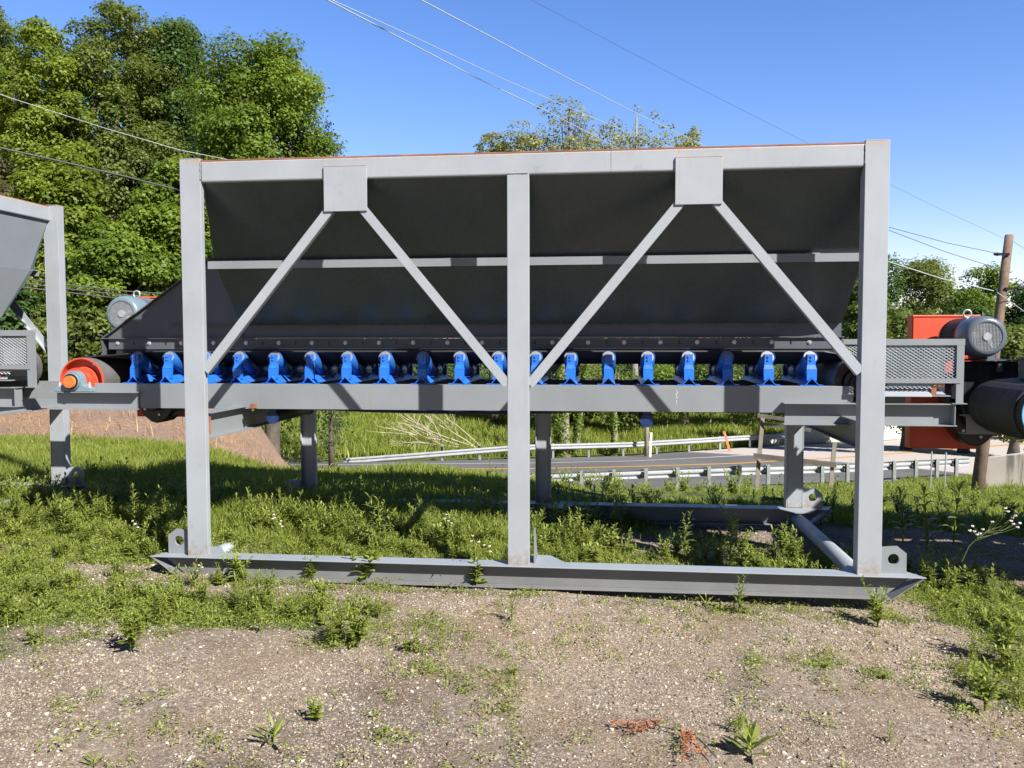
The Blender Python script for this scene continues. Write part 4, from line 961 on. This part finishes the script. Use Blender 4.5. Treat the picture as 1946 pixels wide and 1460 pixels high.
def ivy_trunk(px, d, r, y1, label, seed, ivy=True, lean=0):
    p = at(px, 860, d=d); zg = gzs(p.x, p.y); T = empty('ivy_trunk', (p.x, p.y, zg)); tag(T, label, 'tree trunk')
    H = CAM.z+(647-y1)/F*d-zg; R_ = random.Random(seed); m = MB()
    pts = [Vector((lean*i/6+R_.uniform(-.06,.06), R_.uniform(-.06,.06), H*i/6-.2)) for i in range(7)]
    m.tube(pts, [r*(1.3 if i == 0 else 1-.08*i) for i in range(7)], 14)
    for k in range(7):
        s = pts[R_.randint(3, 6)]; e = s+Vector((R_.uniform(-2,2), R_.uniform(-1,1), R_.uniform(.5,1.8))); m.tube([s, (s+e)/2+Vector((0,0,-.2)), e], [r*.35, r*.22, r*.06], 6, cap=False)
    m.build('trunk', MT['barkl'], T, smooth=True)
    if ivy:
        r_ = np.random.default_rng(seed); n = 1500; t = r_.random(n)*.8; ang = r_.normal(2.6, .9, n); rr = r*(1.0+.5*r_.random(n))+.05*np.sin(t*30)
        P = np.stack([lean*t+np.cos(ang)*rr, -np.abs(np.sin(ang))*rr, H*t], 1); Nn = np.stack([np.cos(ang), -np.abs(np.sin(ang)), .4+0*t], 1)+r_.normal(size=(n, 3))*.4
        link('ivy', leafmesh('ivy', P, Nn, .15, seed=seed), LM['maple'], T)
ivy_trunk(1070, 46, .36, 640, 'thickest pale trunk with ivy on its left side behind the rail', 5)
ivy_trunk(1092, 47, .17, 650, 'slim pale trunk with ivy just right of the thickest one', 6, lean=.9)
ivy_trunk(1168, 47, .16, 640, 'slim straight trunk with a tuft of ivy left of the hanging roller', 7)
# woods that read as one mass
def mass(name, label, spots, species, seed, leaf, per):
    r = np.random.default_rng(seed); Ps, Ns, Vs = [], [], []
    for (px, d, yt, wd) in spots:
        p = at(px, 700, d=d); zg = gzs(p.x, p.y); H = CAM.z+(647-yt)/F*d-zg; rx = wd/F*d/2
        P, Nn, C, vv = crown_pts(rx, rx, H/2, 34, per, .2*(rx+H/2), int(r.integers(1e6)), hollow=.35)
        P += np.array([p.x, p.y, zg+H/2]); Ps.append(P); Ns.append(Nn); Vs.append(vv)
    me = leafmesh(name, np.concatenate(Ps), np.concatenate(Ns), leaf, seed=seed, v=np.concatenate(Vs)); o = link(name, me, LM[species]); tag(o, label, 'woods', kind='stuff')
mass('hillside_woods', 'dark woods filling in behind the left trees', [(px, 40+(i % 3)*2, 150+60*math.sin(i*1.7)+max(0, (px-330)*.5), 260) for i, px in enumerate(range(-500, 600, 90))]+[(px, 25+(i % 2), 560+40*math.sin(i), 200) for i, px in enumerate(range(-300, 430, 95))], 'dark', 5, .22, 9000)
mass('distant_woods', 'far green woods closing the view beyond the road', [(px, 78+(i % 4)*3, 575+30*math.sin(i*2.3), 240) for i, px in enumerate(range(380, 2500, 95))], 'dark', 6, .42, 3000)
# ------------------------------------------------------------------ pebbles, grass and ground cover (uncountable)
def sample(n, x0, x1, y0, y1, dens, seed):
    r = np.random.default_rng(seed); x = r.uniform(x0, x1, n); y = r.uniform(y0, y1, n); k = r.random(n) < dens(x, y); return x[k], y[k], r
def gn(x, y):
    z = gz(x, y); nr_ = (np.abs(x) < 7) & (y < 5) & (y > -4.2)
    z = z+np.where(nr_, .010*(vn(x, y, 5., 5)-.5)+.006*(vn(x, y, 13., 6)-.5), 0); return z-np.where(nr_, .022, 0)*np.clip((1.2-np.abs(y))/.4, 0, 1)
def pebbles():
    t = (1+5**.5)/2
    ic_v = unit(np.array([(-1,t,0),(1,t,0),(-1,-t,0),(1,-t,0),(0,-1,t),(0,1,t),(0,-1,-t),(0,1,-t),(t,0,-1),(t,0,1),(-t,0,-1),(-t,0,1)], float))
    ic_f = np.array([(0,11,5),(0,5,1),(0,1,7),(0,7,10),(0,10,11),(1,5,9),(5,11,4),(11,10,2),(10,7,6),(7,1,8),(3,9,4),(3,4,2),(3,2,6),(3,6,8),(3,8,9),(4,9,5),(2,4,11),(6,2,10),(8,6,7),(9,8,1)])
    def make(x, y, r, s, bv, bf):
        n = len(x); k = len(bv); sc = np.stack([r.uniform(.8,1.5,n), r.uniform(.7,1.2,n), r.uniform(.5,.9,n)], 1)*s[:, None]; a = r.uniform(0, 6.28, n); ca, sa = np.cos(a), np.sin(a)
        v = (bv[None]*(1+r.normal(0, .2, (n, k, 1)))+r.normal(0, .12, (n, k, 3)))*sc[:, None, :]
        vx = v[..., 0]*ca[:, None]-v[..., 1]*sa[:, None]; vy = v[..., 0]*sa[:, None]+v[..., 1]*ca[:, None]
        V = np.stack([vx+x[:, None], vy+y[:, None], v[..., 2]+(gn(x, y)+s*.2)[:, None]], 2).reshape(-1, 3)
        return V, (bf[None]+np.arange(n)[:, None, None]*k).reshape(-1, 3), np.repeat(r.random(n), k)
    oc_v = np.array([(1,0,0),(0,1,0),(-1,0,0),(0,-1,0),(0,0,1),(0,0,-1)], float); oc_f = np.array([(0,1,4),(1,2,4),(2,3,4),(3,0,4)])
    vis = lambda a, b: (np.abs((a-.589)*.994+.111*(b+5.65)) < (-.111*(a-.589)+.994*(b+5.65))*.64)
    dn = lambda a, b: (1-cover(a, b)*.85)*np.where(b > .3, .3, 1)*(.35+.65*(vn(a, b, 2.2, 9)+.35*vn(a, b, 9., 4) > .50))*vis(a, b)
    x, y, r = sample(620000, -4.2, 4.9, -3.2, 3.0, dn, 21); s1 = .0022+.0036*r.random(len(x))**1.6
    A = make(x, y, r, s1, oc_v, oc_f)
    x, y, r = sample(26000, -4.2, 4.9, -3.3, 3.2, dn, 22); s2 = .005+.006*r.random(len(x))**2+.010*(r.random(len(x)) < .03)*r.random(len(x))
    B = make(x, y, r, s2, ic_v, ic_f)
    V = np.concatenate([A[0], B[0]]); Fq = np.concatenate([A[1], B[1]+len(A[0])]); vv_ = np.concatenate([A[2], B[2]])
    m, nt, b = newmat('pebble'); at_ = N(nt, 'ShaderNodeAttribute', attribute_name='v')
    c = ramp(nt, at_.outputs['Fac'], [(0,(.13,.095,.065)),(.25,(.25,.185,.13)),(.45,(.33,.255,.185)),(.6,(.21,.195,.17)),(.8,(.40,.325,.24)),(.94,(.52,.44,.34)),(1,(.62,.56,.47))]).outputs[0]
    nt.links.new(c, b.inputs['Base Color']); b.inputs['Roughness'].default_value = .85; b.inputs['Specular IOR Level'].default_value = .25
    o = link('pebbles', npmesh('pebbles', V, Fq, {'v': vv_}), m); tag(o, 'crushed stone and small pebbles strewn over the yard', 'gravel', kind='stuff')
pebbles()
def blades(name, x, y, z, h, wd, seed, mat, label, lean=.35, cat='grass', vbias=0):
    r = np.random.default_rng(seed); n = len(x); a = r.uniform(0, 6.28, n); d = np.stack([np.cos(a), np.sin(a), 0*a], 1); sd = np.stack([-np.sin(a), np.cos(a), 0*a], 1)
    ta = r.uniform(0, 6.28, n); sd = np.stack([np.cos(ta), np.sin(ta), 0*ta], 1)
    b = np.stack([x, y, z-.01], 1); L = lean*h*r.uniform(.1, 1.5, n); up_ = np.array([0, 0, 1.])
    p1 = b+up_*(h*.5)[:, None]+d*(L*.25)[:, None]; p2 = b+up_*(h*.97)[:, None]+d*L[:, None]
    w_ = (wd*r.uniform(.6, 1.4, n))[:, None]
    V = np.stack([b-sd*w_*.5, b+sd*w_*.5, p1-sd*w_*.42, p1+sd*w_*.42, p2-sd*w_*.06, p2+sd*w_*.06], 1).reshape(-1, 3)
    f = np.arange(n)[:, None]*6; Fq = np.concatenate([f+np.array([0,1,3,2]), f+np.array([2,3,5,4])])
    v = np.clip(r.normal(.5+vbias, .2, n)+.25*(vn(x, y, .8, 3)-.5), 0, 1)
    o = link(name, npmesh(name, V, Fq, {'v': np.repeat(v, 6)}), LM[mat]); tag(o, label, cat, kind='stuff'); return o
far = lambda a, b: np.clip(cover(a, b)*1.15, 0, 1)
x, y, r = sample(330000, -9, 7.5, .15, 7.8, lambda a, b: far(a, b)*np.where(b < .15, 0, 1), 31)
h = (.06+.10*sm((y-.5)/1.2)*sm((.6-x)/1.)+.05*sm((y-1)/1.6)-.10*sm((y-2.9)/1.0)*sm((x+4.8)/1.5)-.07*sm((y-3.8)/.8)*sm((-x-3.4)/.8))*r.uniform(.45, 1.35, len(x))*(.55+.8*vn(x, y, 1.1, 8))
blades('grass', x, y, gn(x, y), h, .0065+.0012*y, 32, 'grass', 'lush green grass under and behind the feeders', .45)
x, y, r = sample(60000, -7, 5.5, -2.9, .6, lambda a, b: np.clip(cover(a, b), 0, 1)**1.3*.8+.02, 33)
h = r.uniform(.02, .07, len(x))*(.6+.8*vn(x, y, 1.5, 8)); blades('short_grass', x, y, gn(x, y), h, .0035, 34, 'weedy', 'sparse short yellowish grass between the gravel', .7)
x, y, r = sample(330000, -18, 24, 5, 31, lambda a, b: np.where(b < ic(NE, a, 1)-.6, 1., 0)*(1-mulch(a, b))*np.where(a > .589-.48*(b+5.65)-5, 1, 0), 35)
blades('bank_grass', x, y, gz(x, y), (r.uniform(.05, .12, len(x))+r.uniform(0, .2, len(x))*sm((y-8)/6)+.25*sm((y-22)/5)*r.random(len(x)))*(.5+.9*vn(x, y, .6, 8)), .009+.0007*y, 36, 'grass', 'long grass on the slope down to the road', .5)
x, y, r = sample(90000, -26, 22, 38, 62, lambda a, b: np.where(b > ic(FE, a, 1)+.9, .9, 0), 37)
blades('verge_grass', x, y, gz(x, y), r.uniform(.3, .75, len(x)), .06, 38, 'grass', 'tall grass on the verge beyond the far guardrail', .5)
x, y, r = sample(60000, -13, -1, 5.5, 21, lambda a, b: mulch(a, b)*.9, 39)
blades('straw_litter', x, y, gz(x, y), r.uniform(.008, .028, len(x)), .010, 40, 'dry', 'brown bark mulch and straw litter on the bare ground', 2.6, 'litter')
x, y, r = sample(5200, -4.2, 4.9, -3.1, 1.0, lambda a, b: .75+0*a, 53)
blades('dead_straws', x, y, gn(x, y)+.006, r.uniform(.004, .016, len(x)), .0022, 54, 'dry', 'dead straws and twigs lying on the gravel', 4.5, 'litter')
x, y, r = sample(7000, -12, -2.6, 6.4, 10.5, lambda a, b: np.clip(1.1-mulch(a, b), 0, 1)*.9, 49)
blades('dry_grass', x, y, gz(x, y), r.uniform(.1, .3, len(x)), .012, 50, 'dry', 'dry yellow grass stalks at the edge of the mulch', .6)
# low herbs: small leafy rosettes and feathery clumps, thousands of them
def herbs(name, x, y, z, size, nl, leaf, seed, mat, label, flat=.6):
    r = np.random.default_rng(seed); n = len(x); i = np.repeat(np.arange(n), nl); m = n*nl
    a = r.uniform(0, 6.28, m); rad = r.random(m)**.7*size[i]; hh = r.random(m)*size[i]*flat*(1.1-.5*rad/np.maximum(size[i], 1e-5))
    P = np.stack([x[i]+np.cos(a)*rad, y[i]+np.sin(a)*rad, z[i]+hh], 1); Nn = np.stack([np.cos(a)*.6, np.sin(a)*.6, 0*a+.9], 1)+r.normal(size=(m, 3))*.45
    v = np.clip(np.repeat(r.random(n), nl)*.6+r.random(m)*.4, 0, 1)
    o = link(name, leafmesh(name, P, Nn, leaf*size[i]/.06, .36, seed, v=v), LM[mat]); tag(o, label, 'weeds', kind='stuff')
x, y, r = sample(36000, -7, 5.6, -2.9, 3.2, lambda a, b: np.clip(cover(a, b), 0, 1)*np.where(b > 1.4, .35, 1)+.10*(vn(a, b, 1.9, 12) > .40), 41)
herbs('ground_weeds', x, y, gn(x, y), r.uniform(.018, .08, len(x)), 34, .017, 42, 'weed', 'low green weeds spreading over the gravel', .9)
x, y, r = sample(9000, -7, 5.6, -2.9, 2.0, lambda a, b: np.clip(cover(a, b)-.15, 0, 1)*.9+.05*(vn(a, b, 1.7, 13) > .45), 43)
herbs('yellow_weeds', x, y, gn(x, y), r.uniform(.02, .06, len(x)), 26, .022, 44, 'weedy', 'low yellowish weeds spreading over the gravel', 1.2)
# taller leafy stems standing everywhere in the green parts, beyond counting
def stem_geo(h, nleaf, ll, seed, lw=.22, start=.12, droop=.5, nst=1, spread=.25):
    """returns leaf verts/faces (3-segment blades) and stem mesh verts for one plant"""
    R_ = random.Random(seed); LV, LF, LVv, SV = [], [], [], MB()
    for s_ in range(nst):
        a0 = R_.uniform(0, 6.28); ln = spread*R_.uniform(.3, 1)*(1 if nst > 1 else .35); hh = h*R_.uniform(.7, 1) if s_ else h
        def pos(t): return Vector((math.cos(a0)*ln*hh*t*t, math.sin(a0)*ln*hh*t*t, hh*t))
        SV.tube([pos(t) for t in (0,.25,.5,.75,1)], [h*.011+.0012,h*.009+.001,h*.007+.0008,h*.004+.0006,.0006], 5, cap=False)
        for k in range(nleaf):
            t = start+(1-start)*(k+.5)/nleaf; a = k*2.4+R_.uniform(-.3,.3); L = ll*(1.1-.65*t)*R_.uniform(.75, 1.2)
            d = Vector((math.cos(a), math.sin(a), 0)); sd = Vector((-math.sin(a), math.cos(a), 0)); el_ = R_.uniform(.5, 1.0)+(.5 if t > .85 else 0)
            p = pos(t); prev = p; b = len(LV); c = Vector(p); w_ = L*lw
            for j, wj in enumerate((.18, .9, .85, .08)):
                LV += [tuple(c-sd*w_*wj*.5), tuple(c+sd*w_*wj*.5)]
                e = el_-droop*j*.75; c = c+(d*math.cos(e)+Vector((0,0,1))*math.sin(e))*L/3
            LF += [(b+2*j, b+2*j+1, b+2*j+3, b+2*j+2) for j in range(3)]; vv = R_.random(); LVv += [vv]*8
    return LV, LF, LVv, SV
def plant_mesh(args, lm, sm_='weed'):
    LV, LF, LVv, SV = stem_geo(*args[0], **args[1]); me = npmesh('leaves', LV, LF, {'v': LVv}); me.materials.append(LM[lm])
    ms = bpy.data.meshes.new('stem'); ms.from_pydata(SV.v, [], SV.f); ms.update(); ms.materials.append(LM['weedy']); return me, ms
PL = {'lance': (((.26, 22, .085, 1), dict(lw=.24, nst=2, spread=.2)), 'weed'), 'lance2': (((.26, 22, .075, 2), dict(lw=.27, nst=6, spread=.42)), 'weedy'), 'dock': (((.10, 13, .12, 3), dict(lw=.30, start=.02, droop=.3)), 'weed'),
      'broad': (((.16, 12, .07, 4), dict(lw=.5, nst=6, spread=.7)), 'weedy'), 'thin': (((.34, 14, .05, 5), dict(lw=.30, droop=.6)), 'weed'), 'clump': (((.09, 14, .05, 6), dict(lw=.3, nst=6, spread=.9)), 'weed'),
      'strap': (((.08, 11, .17, 7), dict(lw=.13, start=.0, droop=.25)), 'weedy'), 'dark': (((.26, 16, .10, 8), dict(lw=.26, nst=1, droop=.7)), 'weed')}
PM_ = {k: plant_mesh(v[0], v[1]) for k, v in PL.items()}
PH = {'lance': .29, 'lance2': .29, 'dock': .19, 'broad': .19, 'thin': .35, 'clump': .11, 'strap': .2, 'dark': .30}
def merged(name, kinds, x, y, z, sc, seed, label):
    r = np.random.default_rng(seed); Vs, Fs, vs, Fm, b = [], [], [], [], 0
    for k in kinds:
        LV, LF, LVv, SV = stem_geo(*PL[k][0][0], **PL[k][0][1]); A = np.array(LV+SV.v); nl = len(LV); Fc = np.array(LF+[tuple(i+nl for i in f) for f in SV.f]); va = np.array(LVv+[.8]*len(SV.v))
        kinds_data.append((A, Fc, va))
    n = len(x); ch = r.integers(0, len(kinds), n)
    for i in range(n):
        A, Fc, va = kinds_data[-len(kinds)+ch[i]]; a = r.uniform(0, 6.28); c, s_ = math.cos(a), math.sin(a); Q = A*sc[i]
        Vs.append(np.stack([Q[:,0]*c-Q[:,1]*s_+x[i], Q[:,0]*s_+Q[:,1]*c+y[i], Q[:,2]+z[i]-.005], 1)); Fs.append(Fc+b); b += len(A); vs.append(np.clip(va*.6+r.random()*.4, 0, 1))
    o = link(name, npmesh(name, np.concatenate(Vs), np.concatenate(Fs), {'v': np.concatenate(vs)}), LM['weed']); tag(o, label, 'weeds', kind='stuff')
kinds_data = []
x, y, r = sample(6500, -6.5, 5.2, -1.6, 3.4, lambda a, b: np.clip(cover(a, b)-.2, 0, 1)*.9*np.where(b > 2.6, .35, 1)*np.where((np.abs(b) < .12) & (np.abs(a) < 2.7), 0, 1), 45)
merged('leafy_weeds', ['lance', 'lance2', 'clump', 'broad', 'strap'], x, y, gn(x, y), r.uniform(.35, .85, len(x))*(1+.45*sm((y-.3)/.8)), 46, 'mixed leafy weeds growing thickly among the grass')
x, y, r = sample(420, -1.5, 14, 5.2, 16, lambda a, b: (a > .589-.39*(b+5.65)+.4)*1., 47)
merged('bank_weeds', ['dark', 'lance2', 'broad'], x, y, gz(x, y), r.uniform(.6, 1.7, len(x)), 48, 'scattered leafy weeds on the slope beyond the feeders')
W_ = [ # px, py, height px, kind, label
 (680,1232,112,'lance2','tall bushy weed alone on the gravel below the left half of the skid'),
 (775,1236,32,'clump','small low weed just right of the tall bushy weed on the gravel'),
 (972,1180,62,'lance','small upright weed on the gravel below the centre post'),
 (1404,1166,84,'lance','upright leafy weed touching the right half of the front skid'),
 (1668,1192,100,'lance2','bushy green clump below the right end of the front skid'),
 (520,1416,84,'strap','long leaved rosette on the gravel near the bottom edge'),
 (600,1372,52,'broad','yellow green weed up and right of the long leaved rosette'),
 (1428,1440,92,'dock','broad leaved weed near the bottom edge beside the rusty fern'),
 (1404,1395,62,'lance','small leafy weed just behind the broad leaved weed near the bottom edge'),
 (1690,1412,42,'lance','little star shaped weed on the gravel at the lower right'),
 (695,1106,78,'broad','broad leaved plant in front of the left half of the front skid'),
 (905,1116,62,'broad','leafy plant in front of the skid just left of the centre post'),
 (1016,1112,118,'thin','thin tall seedling in front of the skid right of the centre post'),
 (1694,1104,104,'thin','thin dry stem in front of the right lifting lug'),
 (250,1240,118,'lance2','tall reddish based weed at the lower edge of the left weed patch'),
 (178,1458,46,'strap','small tuft cut by the bottom edge at the left'),
 (1872,1352,120,'lance2','tall weed on the gravel near the right edge'),
 (1905,1260,130,'lance2','leafy weed at the right edge beside the gravel track'),
 (1300,1050,88,'lance','feathery weed inside the frame right of the centre post'),
 (1262,1070,66,'lance2','lower weed inside the frame beside the feathery one'),
 (240,925,66,'dark','dark upright weed in the shadow left of the left post'),
 (640,892,70,'dark','dark weed silhouetted against the road beside the left rear leg'),
 (932,908,56,'dark','dark weed silhouetted against the road left of the centre post'),
 (1098,918,46,'dark','dark weed silhouetted against the guardrail right of the centre rear leg'),
 (120,1022,78,'lance','upright weed in the grass at the left edge of the big shadow'),
 (292,1005,72,'lance','upright weed in the grass left of the left lifting lug'),
 (418,968,70,'lance','upright weed in the sunlit strip right of the left post'),
 (722,1060,120,'lance','large leafed weed standing behind the middle of the left skid half'),
 (1062,1015,84,'lance2','bright weed in the grass just right of the centre post'),
 (1488,1062,84,'lance2','dense weed inside the frame left of the right tie pipe'),
 (1560,1010,80,'lance','weed standing behind the right tie pipe'),
 (1762,1050,150,'dark','dark broad leaved weed in the shade behind the right lug'),
 (1812,1035,135,'dark','tall dark weed in the shade nearest the flowering stem'),
 (1716,1030,120,'dark','dark weed in the shade right behind the right post'),
 (455,1108,66,'broad','leafy plant in front of the left end of the front skid'),
 (590,1104,60,'lance2','low leafy plant in front of the skid below the left gusset'),
 (820,1108,62,'strap','grassy tuft in front of the skid left of the centre post'),
 (1075,1108,48,'clump','low weed in front of the skid right of the thin seedling'),
]
for px, py, hp, kd, lb in W_:
    p = at(px, py, z=-.0); 
    for _ in range(4): p = at(px, py, z=float(gn(np.array([p.x]), np.array([p.y]))[0])) if py > 960 else at(px, py, d=max(5, min(11, (CAM.z-gzs(p.x, p.y))*F/(py-647))))
    d = (p-CAM).dot(fw); sc = hp/F*d/PH[kd]
    T = empty('weed', (p.x, p.y, float(gn(np.array([p.x]), np.array([p.y]))[0])-.004), rnd.uniform(0, 6.28)); T.scale = (sc*rnd.uniform(.9,1.1), sc, sc); tag(T, lb, 'weed', 'single weeds')
    a, b = PM_[kd]
    for nm_, me_ in (('leaves', a), ('stem', b)):
        o = bpy.data.objects.new(nm_, me_); COL.objects.link(o); o.parent = T
# flowering stems
def flowers(base, heads, label, mat='petal', r=.012, name='wildflower'):
    B = at(*base[:2], d=base[2]) if len(base) > 2 else at(*base, z=0.); T = empty(name, tuple(B)); tag(T, label, 'wildflower', 'wildflowers')
    st = MB(); rr = np.random.default_rng(int(base[0])); P, Nn = [], []
    d0 = (B-CAM).dot(fw); ce = at(sum(h_[0] for h_ in heads)/len(heads), sum(h_[1] for h_ in heads)/len(heads), d=d0)-B
    st.tube([Vector((0,0,-.02)), ce*.3+Vector((-ce.x*.10,0,.01)), ce*.6+Vector((-ce.x*.08,0,.012)), ce*.8], [.003,.0026,.002,.0012], 5, cap=False)
    for (px, py) in heads:
        d = d0+rr.uniform(-.05, .05); h = at(px, py, d=d)-B; f_ = rr.uniform(.45, .8); st.tube([ce*f_+Vector((-ce.x*.06,0,.01)), (ce*f_+h)*.5+Vector((0,0,-.012)), h], [.0016,.0012,.0008], 5, cap=False)
        for k in range(16):
            a = k*2*math.pi/16; P.append((h.x+math.cos(a)*r*.6, h.y+math.sin(a)*r*.6*.8, h.z+rr.uniform(-.3,.3)*r)); Nn.append((math.cos(a)*.5, math.sin(a)*.5-.5, 1))
    link('petals', leafmesh('petals', np.array(P), np.array(Nn), r*.9, .6, 3), LM[mat], T); st.build('stem', LM['weed'], T)
flowers((1828,1062,5.6), [(1848,1000),(1852,1010),(1843,1008),(1862,1014),(1868,1006),(1857,1016),(1886,992),(1911,966),(1916,972),(1924,984),(1930,980),(1938,994),(1926,996),(1934,1002),(1922,990)], 'leaning stem of pale pink wildflowers at the right edge')
flowers((905,1095,5.75), [(898,1018),(910,1030),(896,1028),(930,1038),(932,1048),(920,1036)], 'pink white wildflowers left of the centre post behind the skid', r=.010)
flowers((850,1020,6.6), [(848,978),(846,985),(852,990),(858,994)], 'tiny pale pink flowers in the grass left of the centre post', r=.010)
flowers((530,1045,6.1), [(520,978),(522,984),(534,990),(532,996),(536,1000),(518,986)], 'pale pink flowers in the grass behind the left half of the skid', r=.010)
flowers((258,1040,6.1), [(252,990),(256,996),(262,1002)], 'white flower head leaning left of the left lug', r=.010)
flowers((385,1100,5.7), [(378,1074),(384,1078),(374,1084)], 'two tiny pink blossoms in front of the left end of the skid', r=.009)
flowers((1213,1148,5.3), [(1212,1137)], 'single yellow blossom on the gravel below the right half of the skid', 'petaly', .008)
flowers((22,1236,4.9), [(22,1228)], 'single yellow blossom at the left edge of the gravel', 'petaly', .008)
# rusty dry fern twig
def z0(px, py): return at(px, py, z=0.006)
m = MB(); tw = [z0(1245,1378), z0(1290,1388), z0(1330,1405), z0(1362,1440)]; m.tube(tw, [.003,.004,.004,.003], 6)
T = empty('dry_twig', tuple(z0(1290,1388))); tag(T, 'rust coloured dry fern sprigs on a dark twig near the bottom edge', 'twig'); b_ = z0(1290,1388)
m.v = [tuple(Vector(v)-b_) for v in m.v]; m.build('twig', MT['bark'], T)
P, Nn = [], []; rr = np.random.default_rng(4)
for (c, e, n_) in ((z0(1250,1378), z0(1160,1382), 70), (z0(1245,1380), z0(1200,1396), 50), (z0(1305,1395), z0(1300,1450), 80), (z0(1308,1400), z0(1330,1440), 50)):
    for k in range(n_):
        t = rr.random(); q = c+(e-c)*t; P.append((q.x-b_.x+rr.normal()*.012, q.y-b_.y+rr.normal()*.012, .006+abs(rr.normal())*.012)); Nn.append((rr.normal()*.4, rr.normal()*.4, 1))
link('fern_leaves', leafmesh('fern_leaves', np.array(P), np.array(Nn), .026, .25, 9), LM['deadfern'], T)
